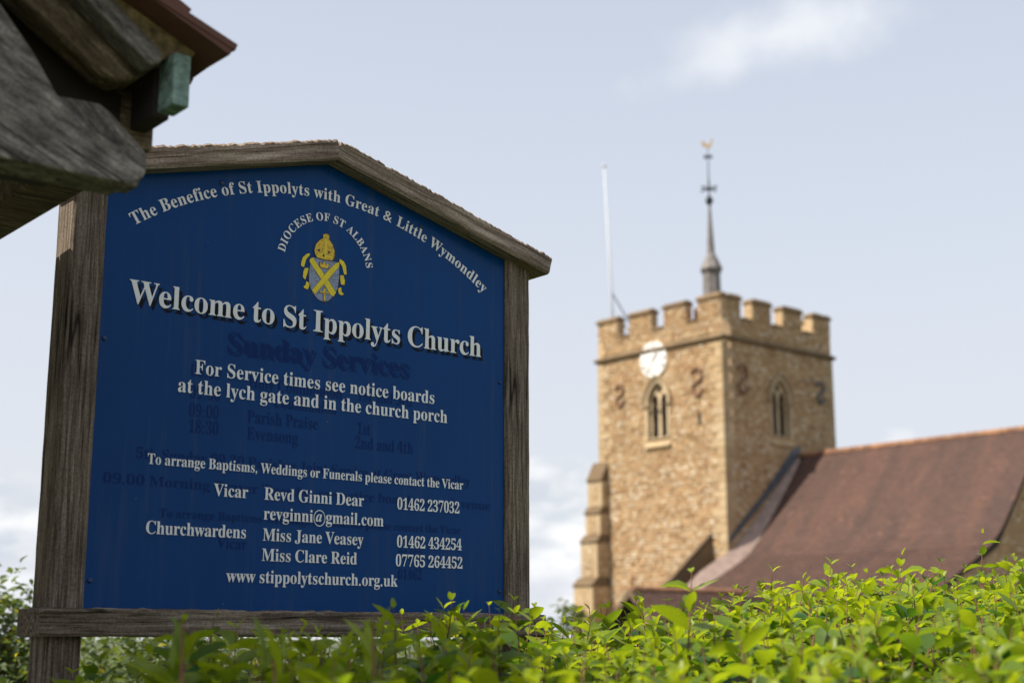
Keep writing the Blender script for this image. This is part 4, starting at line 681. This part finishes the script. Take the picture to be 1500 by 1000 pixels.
def text_arc(s, cx, cy, Rr, a0, a1, cap, inner=False):
    gl, tot = layout(s, 20); res = []; sx = radians(a0-a1)*Rr/tot; sy = cap/676.0
    for ch, x, w_, ol in gl:
        am = radians(a0) - (x + w_/2)*sx/Rr; tx, ty = sin(am), -cos(am); nx, ny = cos(am), sin(am)
        for o in ol:
            q = []
            for i in range(0, len(o), 2):
                lx = (o[i]-w_/2)*sx; ly = o[i+1]*sy + Rr
                q.append((cx + nx*ly + tx*lx, cy + ny*ly + ty*lx))
            res.append(q)
    return res
def lay(outlines, mat, name='lettering', off=.0, du=0, dv=0, th=.0008, label=None, parent=None):
    ol = [[(x+du, y+dv) for x, y in o] for o in outlines]
    o = plate(ol, th, name, mat, parent or sign, Matrix(((1,0,0,0),(0,0,-1,.0058-off-th/2),(0,1,0,BZ),(0,0,0,1))))
    if label: o['label'] = label
    return o
# faded older text under the present one
gh = [("Sunday Services", .330, .887, .628, .052), ("08:00", .238, .322, .556, .030), ("Holy Communion", .397, .675, .545, .030), ("1st and 3rd", .72, .90, .548, .030),
      ("09:30", .238, .322, .503, .030), ("Communion", .47, .66, .503, .030),
      ("09:00", .238, .320, .458, .031), ("Parish Praise", .397, .603, .458, .031), ("1st", .722, .765, .458, .031),
      ("18:30", .239, .321, .419, .031), ("Evensong", .398, .545, .416, .031), ("2nd and 4th", .716, .905, .420, .031),
      ("5th Sunday 09.30 Parishes Joint Service at Great Wymondley", .108, 1.10, .346, .026),
      ("09.00 Morning Prayer Tuesday see notice boards at each venue", .03, 1.172, .283, .024),
      ("To arrange Baptisms Weddings or Funerals please contact the Vicar", .175, 1.068, .212, .020),
      ("Vicar", .33, .41, .145, .026), ("01462", .86, .94, .135, .026), ("01462", .86, .94, .085, .026)]
allg = []
for a in gh: allg.append(text_outlines(*a))
for i, g_ in enumerate(allg):
    lay(g_, M['ghost_letter'], 'faded_lettering', 0.0, th=.0003)
lay(text_outlines("Sunday Services", .330, .887, .628, .052), M['ghost_letter'], 'faded_lettering', .0002, .007, -.006, .0003)
main = [("Welcome to St Ippolyts Church", .070, 1.137, .7150, .0565, -8), ("For Service times see notice boards", .248, .974, .5635, .0345, 12),
        ("at the lych gate and in the church porch", .205, 1.018, .5145, .0345, 12),
        ("To arrange Baptisms, Weddings or Funerals please contact the Vicar", .137, 1.074, .3345, .0250, 0),
        ("Vicar", .314, .407, .2700, .0300, 0), ("Revd Ginni Dear", .4515, .748, .2695, .0305, 0), ("01462 237032", .853, 1.063, .2680, .0300, -8),
        ("revginni@gmail.com", .452, .812, .2205, .0305, 0), ("Churchwardens", .141, .407, .1715, .0300, -6),
        ("Miss Jane Veasey", .4515, .749, .1685, .0300, 0), ("01462 434254", .854, 1.071, .1680, .0300, -8),
        ("Miss Clare Reid", .4505, .731, .1190, .0300, 0), ("07765 264452", .851, 1.075, .1185, .0300, -8),
        ("www stippolytschurch.org.uk", .357, .858, .0655, .0300, 0)]
for i, (s_, u0, u1, v, cap, tr) in enumerate(main):
    ol = text_outlines(s_, u0, u1, v, cap, tr)
    if i == 0: lay(ol, M['shadow_letter'], 'drop_shadow_lettering', .0004, .0095, -.0095, .0004)
    lay(ol, M['letter'], 'lettering', .0012)
lay(text_arc("The Benefice of St Ippolyts with Great & Little Wymondley", .605, .1659, .9118, 125.8, 53.9, .0305), M['letter'], 'arched_lettering', .0008)
lay(text_arc("DIOCESE OF ST ALBANS", .6136, .8907, .1275, 171.5, 8.5, .0215), M['letter'], 'arched_lettering', .0008)
# crest
CR_ = {
'mitre': [(0.576, 0.932), (0.58, 0.948), (0.59, 0.961), (0.603, 0.97), (0.601, 0.979), (0.61, 0.983), (0.62, 0.981), (0.62, 0.969), (0.631, 0.957), (0.638, 0.94), (0.638, 0.924), (0.631, 0.913), (0.606, 0.912), (0.585, 0.914), (0.579, 0.921)],
'shield': [(0.569, 0.912), (0.609, 0.911), (0.654, 0.911), (0.655, 0.869), (0.65, 0.837), (0.638, 0.817), (0.624, 0.803), (0.61, 0.797), (0.592, 0.802), (0.574, 0.817), (0.564, 0.839), (0.562, 0.869)],
'sal1': [(0.564, 0.907), (0.572, 0.911), (0.609, 0.871), (0.646, 0.828), (0.638, 0.816), (0.631, 0.818), (0.599, 0.857), (0.562, 0.899)],
'sal2': [(0.642, 0.907), (0.653, 0.912), (0.654, 0.901), (0.622, 0.861), (0.581, 0.814), (0.572, 0.823), (0.604, 0.863), (0.613, 0.876)],
'crown': [(0.595, 0.889), (0.594, 0.903), (0.6, 0.897), (0.606, 0.907), (0.612, 0.897), (0.618, 0.904), (0.621, 0.9), (0.618, 0.889)],
'sword': [(0.606, 0.834), (0.612, 0.834), (0.612, 0.799), (0.608, 0.799)], 'hilt': [(0.594, 0.824), (0.623, 0.826), (0.624, 0.822), (0.596, 0.820)],
'r1': [(0.538, 0.894), (0.542, 0.907), (0.553, 0.918), (0.563, 0.921), (0.562, 0.915), (0.552, 0.904), (0.548, 0.888), (0.546, 0.881), (0.537, 0.883)],
'r2': [(0.549, 0.879), (0.56, 0.881), (0.558, 0.869), (0.554, 0.858), (0.551, 0.848), (0.544, 0.854), (0.545, 0.869)],
'r3': [(0.554, 0.844), (0.564, 0.841), (0.563, 0.831), (0.559, 0.823), (0.548, 0.826), (0.547, 0.83), (0.553, 0.834)],
'r4': [(0.656, 0.922), (0.668, 0.917), (0.675, 0.906), (0.678, 0.883), (0.67, 0.881), (0.664, 0.902), (0.654, 0.913)],
'r5': [(0.658, 0.877), (0.668, 0.879), (0.673, 0.864), (0.672, 0.853), (0.661, 0.853), (0.659, 0.865)],
'r6': [(0.653, 0.841), (0.662, 0.845), (0.663, 0.834), (0.671, 0.827), (0.662, 0.823), (0.654, 0.828)]}
crest = None
def grow(o, k):
    cx, cy = sum(p[0] for p in o)/len(o), sum(p[1] for p in o)/len(o); r_ = []
    for x, y in o:
        d = hypot(x-cx, y-cy); r_.append((cx+(x-cx)*(d+k)/d, cy+(y-cy)*(d+k)/d))
    return r_
lv = {'shield': (0, 'silver'), 'mitre': (3, 'orange'), 'crown': (4, 'orange'), 'sal1': (2, 'yellow'), 'sal2': (2.5, 'yellow'), 'sword': (5, 'orange'), 'hilt': (5.5, 'orange')}
nm_ = {'shield': 'crest_shield', 'mitre': 'crest_mitre', 'crown': 'crest_crown', 'sal1': 'crest_saltire', 'sal2': 'crest_saltire', 'sword': 'crest_sword', 'hilt': 'crest_sword'}
for k, o in CR_.items():
    l_, mt = lv.get(k, (1, 'yellow'))
    lay([grow(o, .0022 if k in ('shield', 'mitre') else .0014)], M['crestline'], 'crest_outline', .0002 + l_*.0004, th=.0003)
    lay([o], M[mt], nm_.get(k, 'crest_ribbon'), .0004 + l_*.0004, th=.0003)
lay([[(.5875, .926), (.6275, .924), (.6285, .919), (.587, .921)]], M['yellow'], 'crest_band', .0020, th=.0003)
lay([[(.607, .968), (.6125, .968), (.6120, .926), (.607, .926)]], M['yellow'], 'crest_band', .0021, th=.0003)
for (x, y) in ((.589, .934), (.620, .934), (.604, .922)):
    lay([[(x + .0032*cos(a*pi/4), y + .0032*sin(a*pi/4)) for a in range(8)]], M['crestline'], 'crest_jewel', .0024, th=.0003)

# ================================================================== LYCH GATE (its roof corner hangs in at the upper left)
# local frame: x to the right-away along the gable, y back along the eave, z up, origin below the gable's lower corner
LG = Vector((-0.61891, 2.30, 0.0)); LZ = 2.22595
gate = tag(empty('lych_gate', LG, SR), 'old oak lych gate with clay tiled roof, its grey eaves corner reaching over the sign', 'lych gate')
def lp(name, pts, y0, y1, mat, bevel=.004, rot=None, sub=0, parent=None):
    """timber whose profile lies in the gable plane; grain direction (angle) baked by building along local X"""
    a = rot or 0.0; ca, sa = cos(-a), sin(-a)
    q = [(x*ca - z*sa, x*sa + z*ca) for x, z in pts]
    if sum(q[i][0]*q[(i+1) % len(q)][1] - q[(i+1) % len(q)][0]*q[i][1] for i in range(len(q))) < 0: q = q[::-1]
    m_ = MB(); m_.prism(q, 'y', y0, y1, .5); o = m_.build(name, mat, parent or gate, bevel=bevel)
    o.matrix_basis = Matrix.Translation((0, 0, LZ)) @ Matrix.Rotation(-a, 4, 'Y')
    return o
PIT = radians(36)
lp('tie_beam', [(-3.05, -.015), (-2.9, -.03), (-.03, -.03), (-.004, -.012), (.0, .004), (-.002, .029), (-.06, .037), (-.123, .056), (-.165, .10), (-.204, .156), (-.262, .222), (-.40, .36), (-.62, .50), (-1.5, .56), (-2.4, .50), (-2.95, .1)], 0.0, .085, M['gate_oak'], .004, rot=radians(-24))
lp('brace', [(.042, .067), (.030, .0), (-.25, .0), (-.20, .12), (-.115, .135), (-.049, .138), (-.027, .126)], .095, .15, M['gate_oak'], .006, rot=radians(-42))
def slope_poly(u0, z0, u1, th, ang):
    """strip going up-left from (u0,z0) to u1 with thickness th below"""
    L_ = (u0-u1)/cos(ang); dx, dz = -cos(ang), sin(ang); nx, nz = -sin(ang), -cos(ang)
    return [(u0, z0), (u0+dx*L_, z0+dz*L_), (u0+dx*L_+nx*th, z0+dz*L_+nz*th), (u0+nx*th, z0+nz*th)]
UL = -1.52
lp('rafter', [(.017, .215), (.016, .200), (-.002, .190), (-.05, .222), (UL, 1.295), (UL, 1.320)], .0, .05, M['gate_oak'], .003, rot=-PIT)
lp('bargeboard', [(.012, .228), (.018, .218), (UL, 1.330), (UL, 1.365)], .008, .045, M['gate_oak'], .003, rot=-PIT)
lp('rafter', [(.030, .222), (.018, .200), (-.004, .182), (-.030, .173), (-.062, .178), (-.20, .266), (UL, 1.225), (UL, 1.33)], .06, .13, M['gate_brown'], .012, rot=-PIT)
for k in range(6):
    lp('rafter', [(.034, .222), (.020, .190), (-.03, .178), (UL, 1.23), (UL, 1.33)], .45+k*.42, .52+k*.42, M['gate_brown'], .005, rot=-PIT)
lp('lime_bedding', [(.095, .262), (.088, .238), (.046, .228), (.028, .214), (-.05, .268), (UL, 1.345), (UL, 1.395), (-.02, .322)], .022, 2.75, M['render'], .004)
lp('gap_shade_panel', [(.02, .19), (.02, .10), (-.1, .0), (-2.9, .0), (2*UL, .19), (UL, 1.25)], .17, .20, M['dark'], 0)  # added dark panel, stands in for shade between beam and rafters
# mirrored far slope so the roof is whole
lp('rafter', [(2*UL-.017, .215), (2*UL+.06, .205), (UL, 1.275), (UL, 1.345)], .0, .08, M['gate_brown'], .005)
lp('roof_boarding', [(2*UL-.095, .262), (2*UL-.028, .214), (UL, 1.345), (UL, 1.395)], .022, 2.75, M['render'], .004)
for (x0, x1) in ((-.02, .10),):
    b_ = MB(); b_.box(x0, x1-.012, .17, 2.75, .10, .205, .5); o = b_.build('wall_plate', M['gate_brown'], gate, bevel=.008); o.location = (0, 0, LZ)
b_ = MB(); b_.box(.040, .072, .0, .060, .130, .226, .5); o = b_.build('gutter_end', M['verdigris'], gate, bevel=.003); o.location = (0, 0, LZ)
b_ = MB(); b_.box(.040, .072, .077, 2.75, .130, .222, .5); o = b_.build('eaves_board', M['dark'], gate, bevel=.003); o.location = (0, 0, LZ)
# tiles
rg = random.Random(21)
def gtile(u, z, y, ang, w=.165, L_=.265, th=.013, c=.5):
    m_ = MB(); cam_ = .004; vs = []
    for (s_, t_) in ((0, 0), (.5, 0), (1, 0)):
        for yy in (0, w/2, w): vs.append((-L_*s_, yy-w/2, cam_*(1-(2*yy/w-1)**2)))
    for (s_, t_) in ((0, 0), (.5, 0), (1, 0)):
        for yy in (0, w/2, w): vs.append((-L_*s_, yy-w/2, -th+cam_*(1-(2*yy/w-1)**2)))
    fs = []
    for i in range(2):
        for j in range(2): a = i*3+j; fs += [(a, a+3, a+4, a+1), (9+a, 9+a+1, 9+a+4, 9+a+3)]
    fs += [(0,1,10,9),(1,2,11,10),(2,5,14,11),(5,8,17,14),(8,7,16,17),(7,6,15,16),(6,3,12,15),(3,0,9,12)]
    Mx = Matrix.Translation((u, y, z)) @ Matrix.Rotation(ang + rg.uniform(-.02, .02), 4, 'Y') @ Matrix.Rotation(rg.uniform(-.02, .02), 4, 'Z')
    return [Mx @ Vector(v) for v in vs], fs
rest = MB(); nt_ = 0
crs = []
u, z = .136, .250; k = 0
crs.append((.134, .236, radians(22), .17)); 
while u > UL+.05:
    ang = radians(23) if k < 1 else radians(31) if k < 2 else PIT
    crs.append((u, z, ang - radians(3.5), .265)); u -= .10*cos(ang); z += .10*sin(ang); k += 1
for r_, (u, z, ang, L_) in enumerate(crs):
    for j in range(17):
        y = -.045 + .0825 + j*.168 + (.084 if r_ % 2 else 0)
        vs, fs = gtile(u + rg.uniform(-.009, .007), z + LZ + rg.uniform(0, .005), y, ang, L_=L_)
        if j < 4 and r_ < 12:
            m_ = MB(); m_.add(vs, fs, rg.random()); m_.build('tile', M['gtile'], gate)
        else: rest.add(vs, fs, rg.random())
    if r_ % 2:
        vs, fs = gtile(u, z + LZ, -.045+.0825 - .126, ang, w=.084, L_=L_)
        m_ = MB(); m_.add([(v[0], v[1]+.084, v[2]) for v in vs], fs, rg.random()); m_.build('tile', M['gtile'], gate)
for r_, (u, z, ang, L_) in enumerate(crs):
    for j in range(17):
        vs, fs = gtile(u, z + LZ, -.045 + .0825 + j*.168 + (.084 if r_ % 2 else 0), ang, L_=L_); rest.add([(2*UL - v[0], v[1], v[2]) for v in vs], [f[::-1] for f in fs], rg.random())
tag(rest.build('roof_tiles', M['gtile'], gate), kind='stuff')
for k in range(9):
    m_ = MB(); m_.tube([(UL, -.04+k*.31, LZ+1.40), (UL, .265+k*.31, LZ+1.40)], .12, 10, .5); m_.build('ridge_tile', M['gtile'], gate)
for (x, y) in ((-.48, .02), (-.48, 2.45), (2*UL+.48, .02), (2*UL+.48, 2.45)):
    m_ = MB(); m_.box(x-.09, x+.09, y+.09, y+.26, 0, LZ+.1, .5); m_.build('post', M['gate_oak'], gate, bevel=.01)
m_ = MB(); m_.box(2*UL, .0, 2.5, 2.62, LZ-.03, LZ+.18); m_.build('tie_beam', M['gate_oak'], gate, bevel=.01)
m_ = MB(); m_.box(2*UL-.10, 2*UL+.02, .17, 2.75, LZ+.10, LZ+.205); m_.build('wall_plate', M['gate_brown'], gate, bevel=.008)

# ================================================================== HEDGE
import numpy as np
def interp(x, xs, ys): return float(np.interp(x, xs, ys))
HX = [-200, 0, 100, 250, 450, 550, 700, 790, 860, 950, 1100, 1200, 1300, 1400, 1500, 1750]
HF = [2.9, 2.95, 3.0, 3.05, 3.15, 3.3, 3.5, 3.85, 4.1, 4.2, 4.4, 4.5, 4.6, 4.7, 4.8, 5.1]
HY = [985, 980, 970, 932, 915, 905, 893, 908, 900, 896, 874, 852, 848, 850, 830, 812]
FPX = 2128.0
def hedge_top(x, y):
    px = 750 + FPX*x/y; far = interp(px, HX, HF); zf = EYE + (935 - interp(px, HX, HY))/FPX*far
    t = max(0, (y-1.4)/(far-1.4)); zz = 1.31 + (zf-1.31)*min(t, 1)**.75
    zz += .035*noise.noise(Vector((x*3.1, y*3.1, 1.7))) * min(1, t*2) + .02*noise.noise(Vector((x*9, y*9, 4.1)))
    if t > 1: zz -= (t-1)*2.2
    return zz, t
def leaf_variant(L_, wr, fold, droop, twist, n=4):
    """ovate pointed leaf from the origin along +X"""
    vs = []; 
    prof_ = [0.06, .78, 1.0, .66, .0][:n+1]
    xs = [0, .22, .48, .78, 1.0]
    for i in range(n+1):
        t = xs[i]; w = wr*.5*prof_[i]; a = droop*t; x = L_*(t - .16*droop*t*t); z = -L_*droop*t*t*.45
        tw = twist*t
        if i in (0, n): vs.append([(x, 0, z)])
        else: vs.append([(x, L_*w*cos(fold), z + L_*w*sin(fold) + tw*L_*w), (x, 0, z), (x, -L_*w*cos(fold), z + L_*w*sin(fold) - tw*L_*w)])
    flat = [p for r_ in vs for p in r_]
    fs = [(0, 2, 1), (0, 3, 2)]
    for i in range(n-2):
        a = 1+i*3; fs += [(a, a+1, a+4, a+3), (a+1, a+2, a+5, a+4)]
    a = 1+(n-2)*3; e = a+3; fs += [(a, a+1, e), (a+1, a+2, e)]
    return np.array(flat), fs
rl = random.Random(11)
VAR = [leaf_variant(1.0, rl.uniform(.44, .58), rl.uniform(.1, .55), rl.uniform(.1, .9), rl.uniform(-.25, .25)) for _ in range(10)]
LONG = [leaf_variant(1.0, rl.uniform(.20, .26), rl.uniform(.2, .5), rl.uniform(.1, .6), rl.uniform(-.2, .2)) for _ in range(4)]
class Leaves:
    def __init__(s): s.items = []
    def add(s, pos, dirv, size, roll, tone_, var): s.items.append((Vector(pos), Vector(dirv).normalized(), size, roll, tone_, var))
def leaf_matrix(pos, d, size, roll):
    up = Vector((0, 0, 1)); y = up.cross(d)
    if y.length < 1e-3: y = Vector((0, 1, 0))
    y.normalize(); z = d.cross(y)
    m_ = Matrix((d, y, z)).transposed().to_4x4(); m_ = Matrix.Translation(pos) @ m_ @ Matrix.Rotation(roll, 4, 'X') @ Matrix.Scale(size, 4)
    return m_
def merge_leaves(items, name, mat, parent, bank):
    V = []; F = []; T_ = []; b_ = 0
    for (pos, d, size, roll, tn, vi) in items:
        vs, fs = bank[vi]; m_ = np.array(leaf_matrix(pos, d, size, roll)); w = vs @ m_[:3, :3].T + m_[:3, 3]
        V.append(w); F += [tuple(i+b_ for i in f) for f in fs]; T_ += [tn]*len(fs); b_ += len(vs)
    me = bpy.data.meshes.new(name); me.from_pydata(np.concatenate(V).tolist(), [], F); me.materials.append(mat)
    at = me.attributes.new('tone', 'FLOAT', 'FACE'); at.data.foreach_set('value', T_)
    me.polygons.foreach_set('use_smooth', [True]*len(me.polygons)); me.update()
    o = bpy.data.objects.new(name, me); COL.objects.link(o); o.parent = parent; tag(o, kind='stuff'); return o
hedge = tag(empty('hedge', (0, 0, 0)), 'leafy bright green hedge running along the front below the sign and church', 'hedge')
LV = Leaves(); ST = MB()
def shoot(x, y, ztip, length, vigor=1.0, lean=None, bright=0.0, big=1.0):
    ax = Vector((rl.uniform(-.28, .28), rl.uniform(-.28, .28), 1)).normalized() if lean is None else Vector(lean).normalized()
    bend = Vector((rl.uniform(-.15, .15), rl.uniform(-.15, .15), 0))
    tip = Vector((x, y, ztip)); pts = []
    for k in range(5):
        t = k/4; pts.append(tip - ax*length*(1-t) + bend*length*(1-t)*t)
    ST.tube(pts, [.0028, .0024, .0019, .0014, .0008], 4, cap=False)
    n = int(length/.033); ph = rl.uniform(0, pi); warm = rl.gauss(0, .14)
    for i in range(n):
        s_ = (i/n)**1.0; dist = .004 + length*s_; p = tip - ax*dist + bend*length*s_*(1-s_)
        a = ph + i*pi/2 + rl.uniform(-.35, .35)
        size = min(.084, .023 + .80*dist*rl.uniform(.7, 1.3))*vigor*big*rl.uniform(.7, 1.25)*(1.3 if y < 2.1 else 1.0)
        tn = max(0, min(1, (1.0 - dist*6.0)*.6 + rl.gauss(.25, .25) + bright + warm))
        for h in (0, pi):
            if rl.random() < .06: continue
            el = (.95 if i == 0 else .55 if i < 3 else .25) + rl.uniform(-.35, .35)
            d = Vector((cos(a+h)*cos(el), sin(a+h)*cos(el), sin(el)))
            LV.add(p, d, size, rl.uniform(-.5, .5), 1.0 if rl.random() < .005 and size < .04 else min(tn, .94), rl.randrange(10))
cells = 0; y = 1.4
while y < 5.4:
    step = .094
    x = -.42*y - .15
    while x < .42*y + .15:
        xx = x + rl.uniform(-.5, .5)*step*1.6; yy = y + rl.uniform(-.5, .5)*step*1.6
        zt, t = hedge_top(xx, yy)
        px = 750 + FPX*xx/yy
        if t < 1.12:
            if px < 260 and rl.random() < .62*min(1, (330-px)/180): x += step; continue
            dz = rl.gauss(0, .016); 
            if rl.random() < .05: dz += rl.uniform(.015, .045)
            shoot(xx, yy, zt + dz, rl.uniform(.17, .27)); cells += 1
            if rl.random() < .25: shoot(xx+.02, yy-.02, zt - .08, .2)
        x += step
    y += step
# taller sprigs breaking the skyline
for (px, py, D, L_) in ((1016, 836, 2.7, .13), (1136, 836, 3.9, .14), (1222, 826, 4.4, .13), (1252, 830, 4.3, .11), (1328, 812, 4.5, .16), (1310, 834, 4.3, .1), (1450, 780, 4.5, .22), (1355, 840, 4.2, .1), (1492, 815, 4.6, .15), (575, 888, 2.7, .10), (716, 884, 3.1, .13), (668, 902, 3.2, .12), (270, 905, 2.3, .13), (940, 880, 3.4, .11), (1180, 846, 4.0, .12)):
    X = (px-750)/FPX*D; shoot(X, D, EYE + (935-py)/FPX*D, L_ + .12, 1.0, lean=(rl.uniform(-.12, .12), rl.uniform(-.1, .1), 1), bright=.15)
# the hedge's inside: larger leaves coloured dark for shade, closing it off from below
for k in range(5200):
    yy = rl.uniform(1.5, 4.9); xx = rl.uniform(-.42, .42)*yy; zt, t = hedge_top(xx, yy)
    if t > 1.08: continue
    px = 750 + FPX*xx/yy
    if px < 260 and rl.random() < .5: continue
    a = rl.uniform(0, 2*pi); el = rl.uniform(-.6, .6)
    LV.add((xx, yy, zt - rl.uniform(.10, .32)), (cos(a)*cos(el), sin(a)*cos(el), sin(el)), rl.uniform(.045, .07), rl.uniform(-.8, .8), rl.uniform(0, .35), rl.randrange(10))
# pick the leaves that show largest
def score(it):
    p, d, size = it[0], it[1], it[2]; px = 750 + FPX*p.x/p.y; py = 935 - FPX*(p.z-EYE)/p.y
    if not (0 < px < 1500 and py < 1000): return -1
    zt, t = hedge_top(p.x, p.y)
    if p.z < zt - .05: return -1
    return size/p.y
order = sorted(range(len(LV.items)), key=lambda i: -score(LV.items[i])); big = set(i for i in order[:300] if score(LV.items[i]) > 0)
tones = [.08, .25, .45, .7]; vm = {}
for i in big:
    pos, d, size, roll, tn, vi = LV.items[i]; ti = min(range(4), key=lambda k: abs(tones[k]-tn))
    if (vi, ti) not in vm:
        me = bpy.data.meshes.new('leaf'); me.from_pydata(VAR[vi][0].tolist(), [], VAR[vi][1]); me.materials.append(M['leaf'])
        at = me.attributes.new('tone', 'FLOAT', 'FACE'); at.data.foreach_set('value', [tones[ti]]*len(me.polygons)); me.polygons.foreach_set('use_smooth', [True]*len(me.polygons)); vm[(vi, ti)] = me
    o = bpy.data.objects.new('leaf', vm[(vi, ti)]); COL.objects.link(o); o.parent = hedge; o.matrix_basis = leaf_matrix(pos, d, size, roll)
merge_leaves([it for i, it in enumerate(LV.items) if i not in big], 'foliage', M['leaf'], hedge, VAR)
tag(ST.build('twigs', M['stem'], hedge), kind='stuff')
hb = MB()
for k in range(60):
    yy = rl.uniform(1.6, 4.6); xx = rl.uniform(-.4, .45)*yy; zt, t = hedge_top(xx, yy)
    if t < 1: hb.tube([(xx, yy, 0), (xx+rl.uniform(-.1, .1), yy, .6), (xx+rl.uniform(-.15, .15), yy+rl.uniform(-.1, .1), zt-.15)], [.012, .009, .004], 5)
hb.build('branches', M['stem'], hedge)['kind'] = 'stuff'

# long-leaved weeds growing up through the hedge on the left
def weed(px, py, D, n, label, tone_=.4, h=.25, size=.13):
    X = (px-750)/FPX*D; top = EYE + (935-py)/FPX*D
    w = tag(empty('long_leaved_weed', (X, D, 0)), label, 'weed', 'weeds in the hedge')
    m_ = MB(); m_.tube([(0, 0, .0), (.01, 0, top-.2), (0, 0, top-.02)], [.004, .003, .0015], 5); m_.build('stem', M['stem'], w)
    for k in range(n):
        a = rl.uniform(0, 2*pi); el = rl.uniform(1.0, 1.45); vs, fs = LONG[k % 4]
        d = Vector((cos(a)*cos(el), sin(a)*cos(el), sin(el))); sz = size*rl.uniform(.7, 1.1); p = Vector((rl.uniform(-.01, .01), rl.uniform(-.01, .01), top - sz*sin(el)*rl.uniform(.9, 1.3)))
        me = bpy.data.meshes.new('leaf'); me.from_pydata(vs.tolist(), [], fs); me.materials.append(M['leaf']); at = me.attributes.new('tone', 'FLOAT', 'FACE'); at.data.foreach_set('value', [tone_+rl.uniform(-.15, .15)]*len(fs)); me.polygons.foreach_set('use_smooth', [True]*len(fs))
        o = bpy.data.objects.new('leaf', me); COL.objects.link(o); o.parent = w; o.matrix_basis = leaf_matrix(p, d, sz, rl.uniform(-.6, .6))
weed(400, 902, 2.0, 3, 'long upright blurred leaf blades in front of the bottom rail', .65, size=.10)
weed(265, 892, 2.1, 4, 'spiky blurred leaf blades below the left part of the blue board', .6, size=.09)
weed(545, 890, 2.2, 3, 'slanting pale leaf blades in front of the middle of the rail', .75, size=.085)

# ================================================================== SHRUBS BEHIND
def shrub(name, x, y, top, r, h0, n, leaf, label, seed, cat='shrub', wisp=False, base=0.0, mat='shrub_leaf'):
    rr = random.Random(seed); o = tag(empty(name, (x, y, 0)), label, cat, 'shrubs beyond the hedge'); it = []; br = MB()
    cl = []
    for k in range(26 if not wisp else 12):
        a = rr.uniform(0, 2*pi); q = sqrt(rr.random())*r*.85; zz = h0 + (top-h0)*(1-(q/r)**2*.55)*rr.uniform(.35, 1.0)
        cl.append(Vector((q*cos(a), q*sin(a), zz)))
        br.tube([(0, 0, 0), (q*cos(a)*.4, q*sin(a)*.4, zz*.6), tuple(cl[-1])], [.02, .012, .003], 5)
    for k in range(n):
        c = rr.choice(cl); s_ = r*(.26 if not wisp else .16)
        p = c + Vector((rr.gauss(0, s_), rr.gauss(0, s_), rr.gauss(0, s_*.7)))
        if p.z > top: p.z = top - rr.random()*.1
        if p.z < base: continue
        a = rr.uniform(0, 2*pi); el = rr.uniform(-.3, 1.0)
        it.append((p, Vector((cos(a)*cos(el), sin(a)*cos(el), sin(el))), leaf*rr.uniform(.6, 1.3), rr.uniform(-.8, .8), max(0, min(1, rr.gauss(.45, .25))), rr.randrange(10)))
    f_ = merge_leaves(it, 'crown', M[mat], o, VAR)
    br.build('trunk', M['bark'], o); return o
shrub('shrub', -2.72, 7.0, 1.86, .42, 1.0, 3800, .05, 'loose pale green shrub left of the sign post, against the sky', 1)
shrub('shrub', -2.25, 7.2, 1.56, .6, .7, 5200, .05, 'low dense shrub seen behind the foot of the left sign post', 2)
shrub('shrub', -1.45, 6.6, 1.56, .68, .7, 6500, .05, 'low olive shrub seen under the left half of the bottom rail', 3)
shrub('shrub', -.35, 7.0, 1.56, .65, .7, 4200, .05, 'low olive shrub hidden mostly by the middle of the hedge', 4)
shrub('shrub', .42, 16.5, 2.02, .32, .9, 900, .06, 'wispy young shrub right of the sign post', 5, wisp=True)
shrub('shrub', .80, 17.5, 1.95, .26, .9, 600, .06, 'wispy small shrub beside the left tower buttress', 6, wisp=True)
